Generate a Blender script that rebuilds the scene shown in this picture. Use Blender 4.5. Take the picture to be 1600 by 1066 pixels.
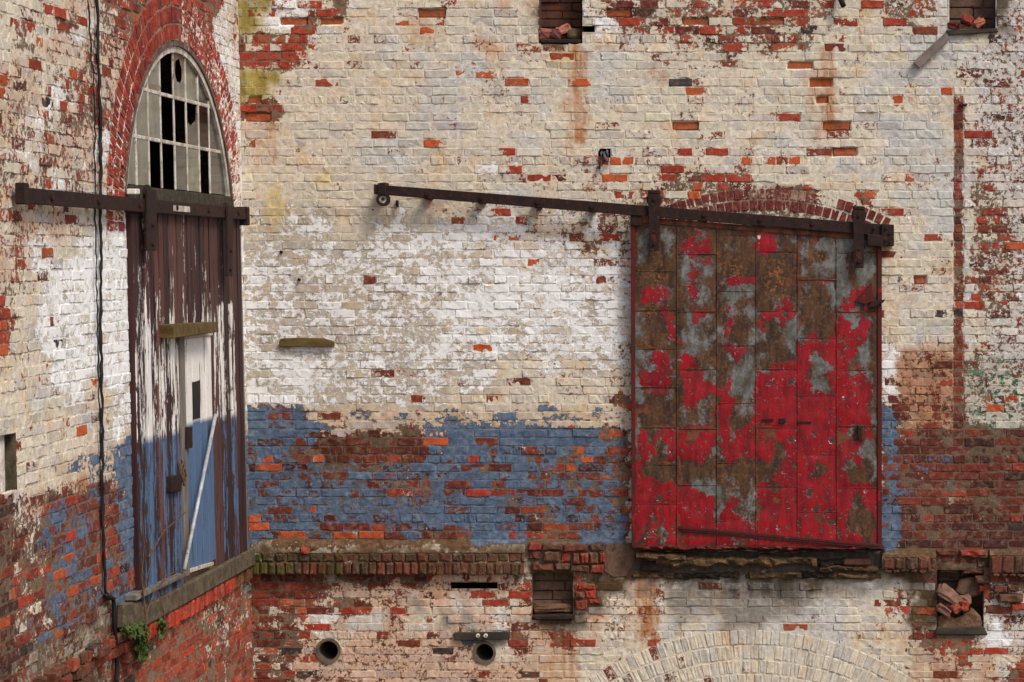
import bpy, bmesh, math, random
import numpy as np
from mathutils import Vector, Matrix

random.seed(7)
RNG = np.random.default_rng(7)
for o in list(bpy.data.objects):
    bpy.data.objects.remove(o)

# ------------------------------------------------------------------ camera, sky, sun, exposure
M = 0.005            # metres on the rear wall for one photo pixel
D = 17.0             # camera distance from the rear wall
VX, VY = 1240.0, 405.0   # where the optical axis meets the rear wall, in photo pixels
W, H = 1600.0, 1066.0
scene = bpy.context.scene
C = scene.collection
cam_d = bpy.data.cameras.new('camera')
cam = bpy.data.objects.new('camera', cam_d)
C.objects.link(cam)
cam.location = (0, -D, 0)
cam.rotation_euler = (math.radians(90), 0, 0)
cam_d.sensor_width = 36
cam_d.lens = 36 * (D / M) / W
cam_d.shift_x = (W / 2 - VX) / W
cam_d.shift_y = -(H / 2 - VY) / W
cam_d.clip_end = 500
scene.camera = cam

world = bpy.data.worlds.new('World')
scene.world = world
world.use_nodes = True
wn = world.node_tree.nodes
wl = world.node_tree.links
sky = wn.new('ShaderNodeTexSky')
sky.sky_type = 'NISHITA'
sky.sun_disc = False
SUN_EL, SUN_AZ = 50.0, 134.0          # azimuth clockwise from +Y: behind the camera, to its right
sky.sun_elevation = math.radians(SUN_EL)
sky.sun_rotation = math.radians(SUN_AZ)
sky.air_density = 1.0
sky.dust_density = 3.0
wn['Background'].inputs[1].default_value = 0.105
wl.new(sky.outputs[0], wn['Background'].inputs[0])
sun_d = bpy.data.lights.new('sun', 'SUN')
sun_d.energy = 1.5
sun_d.angle = math.radians(14)
sun_d.color = (1.0, 0.93, 0.84)
sun = bpy.data.objects.new('sun', sun_d)
C.objects.link(sun)
el, az = math.radians(SUN_EL), math.radians(SUN_AZ)
to_sun = Vector((math.sin(az) * math.cos(el), math.cos(az) * math.cos(el), math.sin(el)))
sun.rotation_euler = to_sun.to_track_quat('Z', 'Y').to_euler()
scene.view_settings.view_transform = 'Standard'
scene.view_settings.look = 'None'
scene.view_settings.gamma = 1
scene.view_settings.use_curve_mapping = False
scene.cycles.max_bounces = 5
scene.cycles.diffuse_bounces = 3
scene.cycles.glossy_bounces = 3
scene.view_settings.exposure = 0.64

# ------------------------------------------------------------------ small maths
def lin(c):
    c = np.asarray(c, float) / 255.0
    return np.where(c <= 0.04045, c / 12.92, ((c + 0.055) / 1.055) ** 2.4)

def hash2(ix, iy, seed):
    v = np.sin(ix * 127.1 + iy * 311.7 + seed * 74.7) * 43758.5453
    return v - np.floor(v)

def vnoise(x, y, seed=0):
    ix, iy = np.floor(x), np.floor(y)
    fx, fy = x - ix, y - iy
    fx = fx * fx * (3 - 2 * fx); fy = fy * fy * (3 - 2 * fy)
    a, b = hash2(ix, iy, seed), hash2(ix + 1, iy, seed)
    c, d = hash2(ix, iy + 1, seed), hash2(ix + 1, iy + 1, seed)
    return (a + (b - a) * fx) * (1 - fy) + (c + (d - c) * fx) * fy

def fbm(x, y, seed=0, o=3):
    s, a, t = 0, 1.0, 0
    for i in range(o):
        s = s + a * vnoise(x * 2 ** i, y * 2 ** i, seed + i * 13); t += a; a *= .5
    return s / t

# wall frames: local (s to the right along the wall, n out of the wall, z up) -> world
def xb(z):                                  # the corner leans a little
    return 372 + 0.02345 * (VY - z / M)

def fr_back(s, n, z):
    s, n, z = np.broadcast_arrays(np.asarray(s, float), np.asarray(n, float), np.asarray(z, float))
    return np.stack([s, -n, z], -1)

def fr_side(s, n, z):
    s, n, z = np.broadcast_arrays(np.asarray(s, float), np.asarray(n, float), np.asarray(z, float))
    return np.stack([(xb(z) - VX) * M + n, s, z], -1)

def pb(px, py, n=0.0):                      # photo pixel -> (s, z) on the rear wall, n in front of it
    f = (D - n) / D
    return ((px - VX) * M * f, (VY - py) * M * f)

def ps(px, py, n=0.0):                      # photo pixel -> (s, z) on the side wall
    z = (VY - py) * M * .85
    for _ in range(30):
        k = (VX - px) / (VX - xb(z) - n / M)
        z = (VY - py) * M / k
    return (-(D - D / k), z)

def side_px(s, z, n=0.0):
    k = D / (D + s)
    return VX - (VX - xb(z) - n / M) * k, VY - z / M * k

def back_px(s, z):
    return VX + s / M, VY - z / M

# ------------------------------------------------------------------ nodes and materials
class NT:
    def __init__(self, name):
        self.mat = bpy.data.materials.new(name)
        self.mat.use_nodes = True
        self.t = self.mat.node_tree
        self.bsdf = self.t.nodes['Principled BSDF']
    def n(self, typ, ins=None, **props):
        nd = self.t.nodes.new('ShaderNode' + typ)
        for k, v in props.items():
            setattr(nd, k, v)
        for k, v in (ins or {}).items():
            self.set(nd.inputs[k], v)
        return nd
    def set(self, sock, v):
        if isinstance(v, bpy.types.NodeSocket):
            self.t.links.new(v, sock)
        else:
            if sock.type == 'RGBA' and len(v) == 3:
                v = (*v, 1)
            sock.default_value = v
    def math(self, op, a, b=0.0, c=0.0, clamp=False):
        nd = self.n('Math', {0: a, 1: b, 2: c}, operation=op, use_clamp=clamp)
        return nd.outputs[0]
    def mix(self, f, a, b, blend='MIX'):
        nd = self.n('Mix', data_type='RGBA', blend_type=blend)
        self.set(nd.inputs[0], f); self.set(nd.inputs[6], a); self.set(nd.inputs[7], b)
        return nd.outputs[2]
    def noise(self, vec, scale, detail=4, rough=.6, dist=0.0):
        nd = self.n('TexNoise', {'Vector': vec, 'Scale': scale, 'Detail': detail, 'Roughness': rough, 'Distortion': dist})
        return nd.outputs[0]
    def ramp(self, f, a, b, lo=0.0, hi=1.0, smooth=True):
        nd = self.n('MapRange', {0: f, 1: a, 2: b, 3: lo, 4: hi}, interpolation_type='SMOOTHSTEP' if smooth else 'LINEAR')
        return nd.outputs[0]
    def pos(self):
        return self.n('NewGeometry').outputs['Position']
    def scaled(self, vec, sc, off=(0, 0, 0)):
        return self.n('Mapping', {'Vector': vec, 'Scale': sc, 'Location': off}).outputs[0]
    def attr(self, name):
        nd = self.n('Attribute', attribute_name=name)
        return nd.outputs['Color'], nd.outputs['Alpha']
    def bump(self, h, strength=.6, dist=.003):
        b = self.n('Bump', {'Height': h, 'Strength': strength, 'Distance': dist})
        self.t.links.new(b.outputs[0], self.bsdf.inputs['Normal'])
    def out(self, col, rough=.85, metal=0.0, spec=.3):
        self.set(self.bsdf.inputs['Base Color'], col)
        self.set(self.bsdf.inputs['Roughness'], rough)
        self.set(self.bsdf.inputs['Metallic'], metal)
        self.set(self.bsdf.inputs['Specular IOR Level'], spec)
        return self.mat

def masonry():
    """brick / mortar under two peeling coats; what is where comes from the pieces' own paint attributes"""
    T = NT('painted_masonry')
    p = T.pos()
    bc, ba = T.attr('brick_col')
    cc, ca = T.attr('coat')
    tc, ta = T.attr('top')
    sc, sa = T.attr('stain')
    n1 = T.noise(p, 27, 4, .74)
    n2 = T.noise(T.scaled(p, (1, 1, 1.25), (7.3, 1.7, 4.1)), 19, 4, .78)
    n6 = T.noise(T.scaled(p, (1, 1, 1.3), (2.3, 8.7, 1.1)), 20, 4, .74)
    n3 = T.noise(p, 75, 2, .6)
    n4 = T.noise(p, 4.5, 4, .6)
    n7 = T.noise(T.scaled(p, (1, 1, 1.6), (5, 2, 9)), 7, 4, .65)
    def mask(cov, nz, w):
        q = T.math('ADD', T.math('MULTIPLY', T.math('SUBTRACT', nz, .5), 2.1), .5)
        q = T.math('ADD', T.math('MULTIPLY', q, .74), T.math('MULTIPLY', n3, .26))
        d = T.math('SUBTRACT', cov, q)
        return T.ramp(d, -w, w)
    mc = mask(ca, n1, .035)
    mt = mask(ta, n2, .028)
    mb = mask(ba, n6, .03)
    # bare brick: blotches, pits, pale bloom
    v = T.ramp(T.math('ADD', T.math('MULTIPLY', n3, .6), T.math('MULTIPLY', n6, .4)), .32, .68, .5, 1.4, False)
    b1 = T.mix(1.0, bc, T.n('CombineColor', {0: v, 1: v, 2: v}).outputs[0], 'MULTIPLY')
    bloom = T.ramp(n2, .46, .74, 0, .62)
    b1 = T.mix(bloom, b1, tuple(lin((150, 118, 98))))
    b1 = T.mix(T.ramp(n7, .5, .7, 0, .5), b1, T.mix(1.0, b1, tuple(lin((150, 130, 120))), 'MULTIPLY'))
    # coats: grime and wear
    v2 = T.ramp(T.noise(T.scaled(p, (1, 1, 1), (1, 5, 8)), 28, 4, .78), .3, .7, .70, 1.18, False)
    c1 = T.mix(1.0, cc, T.n('CombineColor', {0: v2, 1: v2, 2: v2}).outputs[0], 'MULTIPLY')
    c1 = T.mix(T.ramp(n4, .5, .7, 0, .5), c1, T.mix(1.0, c1, tuple(lin((246, 214, 168))), 'MULTIPLY'))
    c1 = T.mix(T.ramp(n4, .48, .3, 0, .45), c1, T.mix(1.0, c1, tuple(lin((214, 220, 228))), 'MULTIPLY'))
    c1 = T.mix(T.ramp(n7, .56, .74, 0, .5), c1, T.mix(1.0, c1, tuple(lin((238, 192, 158))), 'MULTIPLY'))
    c1 = T.mix(T.ramp(n7, .44, .28, 0, .6), c1, tuple(lin((226, 219, 204))))
    speck = T.ramp(n3, .29, .36, 1, 0)
    speck = T.math('MULTIPLY', speck, T.ramp(n1, .35, .6))
    c1 = T.mix(T.math('MULTIPLY', speck, .6), c1, tuple(lin((95, 70, 58))))
    col = T.mix(mc, b1, c1)
    v3 = T.ramp(n3, .2, .8, .9, 1.06, False)
    t1 = T.mix(1.0, tc, T.n('CombineColor', {0: v3, 1: v3, 2: v3}).outputs[0], 'MULTIPLY')
    col = T.mix(mt, col, t1)
    bl = T.mix(T.ramp(n2, .35, .65), tuple(lin((72, 89, 112))), tuple(lin((102, 119, 139))))
    bl = T.mix(T.ramp(n7, .45, .72, 0, .55), bl, tuple(lin((126, 136, 146))))
    bl = T.mix(T.ramp(n4, .5, .3, 0, .5), bl, tuple(lin((66, 84, 108))))
    bl = T.mix(1.0, bl, T.n('CombineColor', {0: v2, 1: v2, 2: v2}).outputs[0], 'MULTIPLY')
    col = T.mix(mb, col, bl)
    e3 = T.math('MULTIPLY', mb, T.math('SUBTRACT', 1.0, mb))
    # thin edge shadow and grime painted brown along broken paint edges
    e = T.math('MULTIPLY', mt, T.math('SUBTRACT', 1.0, mt))
    e2 = T.math('MULTIPLY', mc, T.math('SUBTRACT', 1.0, mc))
    col = T.mix(T.math('MULTIPLY', T.math('MAXIMUM', T.math('MAXIMUM', e, e2), e3), 1.9, clamp=True), col, tuple(lin((80, 58, 46))))
    # run-off streaks
    st = T.noise(T.scaled(p, (1, 1, .12)), 16, 4, .6)
    sm = T.math('MULTIPLY', sa, T.ramp(st, .3, .62, .25, 1.0), clamp=True)
    col = T.mix(sm, col, T.mix(.72, sc, T.mix(1.0, col, sc, 'MULTIPLY')))
    h = T.math('ADD', T.math('MULTIPLY', mc, .5), T.math('MULTIPLY', T.math('MAXIMUM', mt, mb), .8))
    h = T.math('ADD', h, T.math('MULTIPLY', n3, .55))
    h = T.math('ADD', h, T.math('MULTIPLY', n1, .8))
    T.bump(h, .85, .0034)
    return T.out(col, .88, 0, .22)

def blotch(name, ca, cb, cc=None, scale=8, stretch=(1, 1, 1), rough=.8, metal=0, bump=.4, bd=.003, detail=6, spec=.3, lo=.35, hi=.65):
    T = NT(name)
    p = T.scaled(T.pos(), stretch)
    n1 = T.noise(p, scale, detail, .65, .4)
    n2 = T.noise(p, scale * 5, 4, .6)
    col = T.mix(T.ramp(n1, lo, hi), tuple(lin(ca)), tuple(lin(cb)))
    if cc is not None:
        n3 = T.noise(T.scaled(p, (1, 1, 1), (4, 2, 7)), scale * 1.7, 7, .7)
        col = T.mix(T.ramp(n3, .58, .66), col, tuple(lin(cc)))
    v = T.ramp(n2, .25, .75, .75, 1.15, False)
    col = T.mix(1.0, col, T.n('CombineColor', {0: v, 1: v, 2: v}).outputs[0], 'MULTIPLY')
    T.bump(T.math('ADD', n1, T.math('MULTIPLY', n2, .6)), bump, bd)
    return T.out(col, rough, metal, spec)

def sheet_metal():
    """galvanised sheet: red paint over zinc, rust where the zinc has gone (attribute 'paint': red, rust, orange)"""
    T = NT('peeling_red_sheet')
    p = T.pos()
    pc, _ = T.attr('paint')
    sp = T.n('SeparateColor', {0: pc})
    red, rust, org = sp.outputs[0], sp.outputs[1], sp.outputs[2]
    n1 = T.noise(p, 14, 5, .76)
    n2 = T.noise(T.scaled(p, (1, 1, .7), (5, 3, 1)), 12, 5, .76)
    n3 = T.noise(p, 75, 2, .62)
    n5 = T.noise(T.scaled(p, (1, 1, .25), (2, 2, 2)), 24, 5, .6)
    zin = T.mix(T.ramp(n2, .35, .7), tuple(lin((72, 70, 62))), tuple(lin((124, 126, 126))))
    zin = T.mix(T.ramp(T.noise(T.scaled(p, (1, 1, 1), (9, 1, 5)), 30, 7, .75), .46, .62, 0, .75), zin, tuple(lin((84, 72, 50))))
    rus = T.mix(T.ramp(n5, .35, .7), tuple(lin((44, 29, 18))), tuple(lin((84, 55, 30))))
    rus = T.mix(T.math('MULTIPLY', T.ramp(T.noise(p, 46, 5, .7), .5, .62), org), rus, tuple(lin((150, 92, 38))))
    q = T.math('ADD', T.math('MULTIPLY', T.math('SUBTRACT', n2, .5), 1.9), .5)
    q = T.math('ADD', T.math('MULTIPLY', q, .8), T.math('MULTIPLY', n3, .2))
    mr = T.ramp(T.math('SUBTRACT', rust, q), -.16, .16)
    col = T.mix(mr, zin, rus)
    q2 = T.math('ADD', T.math('MULTIPLY', T.math('SUBTRACT', n1, .5), 2.0), .5)
    q2 = T.math('ADD', T.math('MULTIPLY', q2, .70), T.math('MULTIPLY', n3, .30))
    d = T.math('SUBTRACT', red, q2)
    mred = T.ramp(d, -.02, .02)
    # round rust blooms through the paint
    vd = T.n('TexVoronoi', {'Vector': T.mix(.09, p, T.n('TexNoise', {'Vector': p, 'Scale': 20}).outputs[1]), 'Scale': 8.5, 'Randomness': 1.0})
    spot = T.ramp(vd.outputs['Distance'], .17, .21, 1, 0)
    halo = T.ramp(vd.outputs['Distance'], .20, .25, 1, 0)
    gate = T.ramp(T.noise(p, 3.1, 2, .5), .40, .46)
    spot = T.math('MULTIPLY', spot, gate); halo = T.math('MULTIPLY', halo, gate)
    rcol = T.mix(T.ramp(n5, .3, .75), tuple(lin((108, 2, 12))), tuple(lin((164, 5, 24))))
    rcol = T.mix(T.ramp(n3, .55, .75, 0, .6), rcol, tuple(lin((88, 10, 16))))
    rcol = T.mix(T.ramp(T.noise(T.scaled(p, (1, 1, 1), (3, 3, 8)), 5, 4, .7), .52, .7, 0, .5), rcol, tuple(lin((150, 22, 38))))
    rcol = T.mix(T.ramp(T.noise(T.scaled(p, (1, 1, .1), (8, 4, 1)), 19, 4, .7), .54, .72, 0, .6), rcol, tuple(lin((74, 24, 14))))
    chip = T.ramp(T.noise(T.scaled(p, (1, 1, 1), (1, 7, 3)), 34, 3, .7), .60, .63, 1, 0)
    mred = T.math('MULTIPLY', T.math('MULTIPLY', mred, chip), T.math('SUBTRACT', 1.0, halo))
    col = T.mix(T.math('MULTIPLY', spot, T.ramp(red, .3, .6)), col, tuple(lin((66, 46, 26))))
    col = T.mix(mred, col, rcol)
    # paint lip: pale primer at a broken edge
    ed = T.math('MULTIPLY', mred, T.math('SUBTRACT', 1.0, mred))
    col = T.mix(T.math('MULTIPLY', ed, 2.2, clamp=True), col, tuple(lin((96, 28, 26))))
    fl = T.math('MULTIPLY', T.ramp(ed, .05, .2), T.ramp(T.noise(p, 17, 3, .6), .60, .66))
    col = T.mix(fl, col, tuple(lin((225, 205, 195))))
    T.bump(T.math('ADD', T.math('MULTIPLY', mred, 1.0), T.math('MULTIPLY', n3, .35)), .8, .004)
    r = T.ramp(mred, 0, 1, .72, .42, False)
    return T.out(col, r, 0, .4)

def timber():
    """vertical boards: maroon weathered wood below peeling white / blue ('coat' attribute)"""
    T = NT('peeling_board')
    p = T.pos()
    bc, _ = T.attr('brick_col')
    cc, ca = T.attr('coat')
    g = T.noise(T.scaled(p, (1, 1, .05)), 26, 4, .7)
    n1 = T.noise(T.scaled(p, (1, 1, .14)), 17, 5, .76, .2)
    n3 = T.noise(T.scaled(p, (1, 1, .6)), 42, 3, .65)
    crk = T.ramp(T.noise(T.scaled(p, (1, 1, .05)), 24, 3, .7), .57, .61)
    crk = T.math('MULTIPLY', crk, T.ramp(T.noise(T.scaled(p, (1, 1, .3), (3, 3, 3)), 7, 3, .6), .36, .6))
    v = T.ramp(g, .3, .72, .42, 1.35, False)
    b = T.mix(1.0, bc, T.n('CombineColor', {0: v, 1: v, 2: v}).outputs[0], 'MULTIPLY')
    q = T.math('ADD', T.math('MULTIPLY', T.math('SUBTRACT', n1, .5), 2.0), .5)
    q = T.math('ADD', T.math('MULTIPLY', q, .72), T.math('MULTIPLY', n3, .28))
    m = T.ramp(T.math('SUBTRACT', ca, q), -.025, .025)
    v2 = T.ramp(n3, .25, .75, .84, 1.08, False)
    c1 = T.mix(1.0, cc, T.n('CombineColor', {0: v2, 1: v2, 2: v2}).outputs[0], 'MULTIPLY')
    c1 = T.mix(T.ramp(n3, .66, .70, 0, .8), c1, tuple(lin((60, 36, 34))))
    col = T.mix(m, b, c1)
    ed = T.math('MULTIPLY', m, T.math('SUBTRACT', 1.0, m))
    col = T.mix(T.math('MULTIPLY', ed, 2.0, clamp=True), col, tuple(lin((42, 26, 26))))
    col = T.mix(T.math('MULTIPLY', crk, .85), col, tuple(lin((34, 22, 22))))
    T.bump(T.math('SUBTRACT', T.math('ADD', T.math('MULTIPLY', m, .9), T.math('MULTIPLY', g, .9)), crk), .8, .004)
    return T.out(col, .8, 0, .3)

def glass(name, base, rough=.08, spec=.9):
    T = NT(name)
    p = T.pos()
    n = T.noise(T.scaled(p, (1, 1, .5)), 9, 5, .6)
    col = T.mix(T.ramp(n, .3, .75), tuple(lin(base)), tuple(lin(np.array(base) * .72)))
    T.bump(T.noise(p, 6, 2, .5), .12, .01)
    m = T.out(col, rough, 0, spec)
    return m

MAT = {
    'wall': masonry(),
    'sheet': sheet_metal(),
    'board': timber(),
    'iron': blotch('rusty_iron', (26, 14, 11), (48, 25, 18), (86, 44, 26), 20, (1, 1, 1), .75, .0, .5, .002),
    'seam': blotch('rusted_seam', (62, 34, 24), (120, 70, 44), (150, 12, 28), 11, (1, 1, 1), .7, 0, .5, .002),
    'redtrim': blotch('red_painted_iron', (96, 10, 20), (60, 32, 20), (150, 10, 30), 12, (1, 1, .4), .6, 0, .5, .002),
    'greywood': blotch('weathered_grey_wood', (96, 90, 82), (128, 120, 110), (58, 48, 42), 16, (1, 1, .1), .85, 0, .6, .003),
    'plank': blotch('bleached_plank', (104, 92, 84), (132, 120, 112), (60, 48, 42), 14, (.25, 1, .25), .85, 0, .6, .003),
    'mosswood': blotch('mossy_wood', (74, 58, 32), (104, 84, 46), (92, 92, 40), 14, (.4, 1, 1), .9, 0, .6, .004),
    'darkwood': blotch('sooty_wood', (50, 45, 38), (72, 64, 50), (92, 84, 50), 14, (.3, 1, 1), .9, 0, .6, .004),
    'whitewood': blotch('worn_white_frame', (212, 205, 194), (160, 148, 132), (96, 78, 64), 13, (1, 1, .6), .75, 0, .6, .003),
    'brownframe': blotch('brown_frame', (78, 58, 50), (112, 92, 80), (170, 160, 150), 12, (1, 1, .6), .8, 0, .6, .003),
    'concrete': blotch('old_concrete', (74, 64, 50), (104, 91, 72), (52, 46, 28), 12, (1, 1, 1), .92, 0, .7, .006),
    'stone': blotch('rotten_sill', (62, 48, 32), (104, 80, 52), (140, 106, 70), 22, (.6, 1, 1.2), .95, 0, .9, .012),
    'soot': blotch('sooty_stone', (30, 24, 19), (54, 43, 33), (96, 76, 56), 22, (.7, 1, 1.4), .95, 0, .9, .012),
    'clinker': blotch('brown_infill', (88, 66, 52), (110, 86, 70), (62, 44, 34), 9, (1, 1, 1), .93, 0, .8, .008),
    'mortarheap': blotch('crumbled_mortar', (122, 92, 70), (96, 68, 50), (146, 120, 96), 14, (1, 1, 1), .95, 0, .9, .012),
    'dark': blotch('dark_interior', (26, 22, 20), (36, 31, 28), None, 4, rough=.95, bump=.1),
    'tar': blotch('tar_and_slot_black', (16, 14, 16), (26, 23, 24), None, 20, rough=.6, bump=.6),  # tar; also the painted darkness of the wicket opening
    'glass': glass('dusty_glass', (116, 116, 102)),
    'glassmid': glass('grimy_glass', (66, 70, 68), .1, .5),
    'glassdark': glass('dark_glass', (9, 12, 18), .12, .12),
    'pipe': blotch('pale_metal_tube', (186, 190, 194), (150, 152, 154), (112, 96, 84), 12, (1, 1, .3), .5, .1, .3, .001),
    'clay': blotch('clay_pipe', (110, 98, 84), (84, 72, 60), None, 12, rough=.85, bump=.5),
    'china': blotch('white_porcelain', (225, 222, 212), (205, 200, 188), None, 30, rough=.35, bump=.1),
    'leaf': blotch('ivy_leaf', (52, 66, 26), (78, 92, 38), None, 30, rough=.7, bump=.2),
    'stem': blotch('dry_stem', (84, 60, 46), (104, 80, 62), None, 30, rough=.9, bump=.4),
    'ground': blotch('bounce_ground', (104, 96, 86), (130, 120, 106), (86, 78, 66), 3, rough=.95, bump=.6, bd=.02),
    'cable': blotch('grey_cable', (92, 96, 104), (58, 60, 66), None, 30, rough=.6, bump=.2),
    'pinkpanel': blotch('pink_panel', (172, 122, 104), (150, 98, 82), (110, 62, 50), 8, rough=.9, bump=.5),
}

# ------------------------------------------------------------------ objects
def thing(name, label, cat, loc=(0, 0, 0), group=None):
    o = bpy.data.objects.new(name, None)
    C.objects.link(o)
    o.empty_display_size = .1
    o.location = loc
    o['label'] = label; o['category'] = cat
    if group:
        o['group'] = group
    return o

def tag(o, label, cat, group=None):
    o['label'] = label; o['category'] = cat
    if group:
        o['group'] = group
    return o

def world_loc(o):
    v = Vector(o.location)
    while o.parent:
        o = o.parent
        v = v + Vector(o.location)
    return v

def make(name, verts, faces, mat, parent=None, attrs=None, smooth=False, kind=None, me=None):
    """one mesh object in world coordinates, its origin moved to its middle"""
    verts = np.asarray(verts, float).reshape(-1, 3)
    c = (verts.min(0) + verts.max(0)) / 2
    me = bpy.data.meshes.new(name)
    me.from_pydata((verts - c).tolist(), [], faces if isinstance(faces, list) else faces.tolist())
    for k, a in (attrs or {}).items():
        at = me.attributes.new(k, 'FLOAT_COLOR', 'POINT')
        at.data.foreach_set('color', np.ascontiguousarray(a, dtype=np.float32).ravel())
    if smooth:
        me.polygons.foreach_set('use_smooth', [True] * len(me.polygons))
    me.materials.append(MAT[mat] if isinstance(mat, str) else mat)
    o = bpy.data.objects.new(name, me)
    C.objects.link(o)
    if parent is not None:
        o.parent = parent
        o.location = Vector(c) - world_loc(parent)
    else:
        o.location = c
    if kind:
        o['kind'] = kind
    return o

def solid(name, frame, poly, n0, n1, mat, parent=None, bevel=.003, jit=0.0, smooth=False, sub=0):
    """prism over a polygon [(s,z)...] (counter-clockwise seen from the front) from depth n0 to n1"""
    bm = bmesh.new()
    f = [bm.verts.new((s, n1, z)) for s, z in poly]
    b = [bm.verts.new((s, n0, z)) for s, z in poly]
    k = len(poly)
    bm.faces.new(f)
    bm.faces.new(b[::-1])
    for i in range(k):
        j = (i + 1) % k
        bm.faces.new((f[i], b[i], b[j], f[j]))
    if bevel > 0:
        bmesh.ops.bevel(bm, geom=list(bm.edges), offset=bevel, segments=1, affect='EDGES', clamp_overlap=True)
    if sub:
        bmesh.ops.subdivide_edges(bm, edges=list(bm.edges), cuts=sub, use_grid_fill=True)
    v = np.array([x.co[:] for x in bm.verts])
    if jit:
        v = v + RNG.uniform(-jit, jit, v.shape)
    bm.verts.index_update()
    fc = [[x.index for x in q.verts] for q in bm.faces]
    bm.free()
    return make(name, frame(v[:, 0], v[:, 1], v[:, 2]), fc, mat, parent, smooth=smooth)

def rect(frame_px, x0, y0, x1, y1, n):
    return [frame_px(x0, y1, n), frame_px(x1, y1, n), frame_px(x1, y0, n), frame_px(x0, y0, n)]

def bbox(name, x0, y0, x1, y1, n0, n1, mat, parent=None, **k):       # box given by photo pixels on the rear wall
    return solid(name, fr_back, rect(pb, x0, y0, x1, y1, n1), n0, n1, mat, parent, **k)

def bquad(name, pts, n0, n1, mat, parent=None, **k):                  # pixel polygon on the rear wall, any winding
    q = [pb(x, y, n1) for x, y in pts]
    a = sum(q[i][0] * q[(i + 1) % len(q)][1] - q[(i + 1) % len(q)][0] * q[i][1] for i in range(len(q)))
    return solid(name, fr_back, q if a > 0 else q[::-1], n0, n1, mat, parent, **k)

def squad(name, pts, n0, n1, mat, parent=None, **k):                  # the same on the side wall
    q = [ps(x, y, n1) for x, y in pts]
    a = sum(q[i][0] * q[(i + 1) % len(q)][1] - q[(i + 1) % len(q)][0] * q[i][1] for i in range(len(q)))
    return solid(name, fr_side, q if a > 0 else q[::-1], n0, n1, mat, parent, **k)

def tube(name, pts, r, mat, parent=None, seg=8, caps=True):
    pts = [Vector(p) for p in pts]
    rr = r if isinstance(r, (list, tuple)) else [r] * len(pts)
    V, F = [], []
    up = Vector((.13, .27, .95)).normalized()
    for i, p in enumerate(pts):
        t = (pts[min(i + 1, len(pts) - 1)] - pts[max(i - 1, 0)]).normalized()
        a = t.cross(up)
        if a.length < .05:
            a = t.cross(Vector((1, .2, 0)))
        a.normalize(); b = t.cross(a)
        for j in range(seg):
            w = 2 * math.pi * j / seg
            V.append(p + (a * math.cos(w) + b * math.sin(w)) * rr[i])
    for i in range(len(pts) - 1):
        for j in range(seg):
            k = (j + 1) % seg
            F.append([i * seg + j, i * seg + k, (i + 1) * seg + k, (i + 1) * seg + j])
    if caps:
        F.append(list(range(seg))[::-1]); F.append([(len(pts) - 1) * seg + j for j in range(seg)])
    return make(name, [v[:] for v in V], F, mat, parent, smooth=True)

def disc(name, frame, c, r, n0, n1, mat, parent=None, seg=20, bevel=.003, hole=0):
    if not hole:
        poly = [(c[0] + r * math.cos(2 * math.pi * i / seg), c[1] + r * math.sin(2 * math.pi * i / seg)) for i in range(seg)]
        return solid(name, frame, poly, n0, n1, mat, parent, bevel=bevel)
    V, F = [], []
    for i in range(seg):
        w = 2 * math.pi * i / seg
        for rad, n in ((r, n0), (r, n1), (hole, n1), (hole, n0)):
            V.append(frame(c[0] + rad * math.cos(w), n, c[1] + rad * math.sin(w)))
    for i in range(seg):
        j = (i + 1) % seg
        for a in range(4):
            b = (a + 1) % 4
            F.append([i * 4 + a, j * 4 + a, j * 4 + b, i * 4 + b])
    return make(name, np.array(V), F, mat, parent, smooth=False)
#PART2
# ------------------------------------------------------------------ the paint on the two walls
CREAM, GREY, TAN, WHITE = (214, 204, 184), (202, 198, 189), (194, 182, 163), (232, 231, 229)
BLUE, GREEN = (84, 114, 156), (48, 104, 66)
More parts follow.
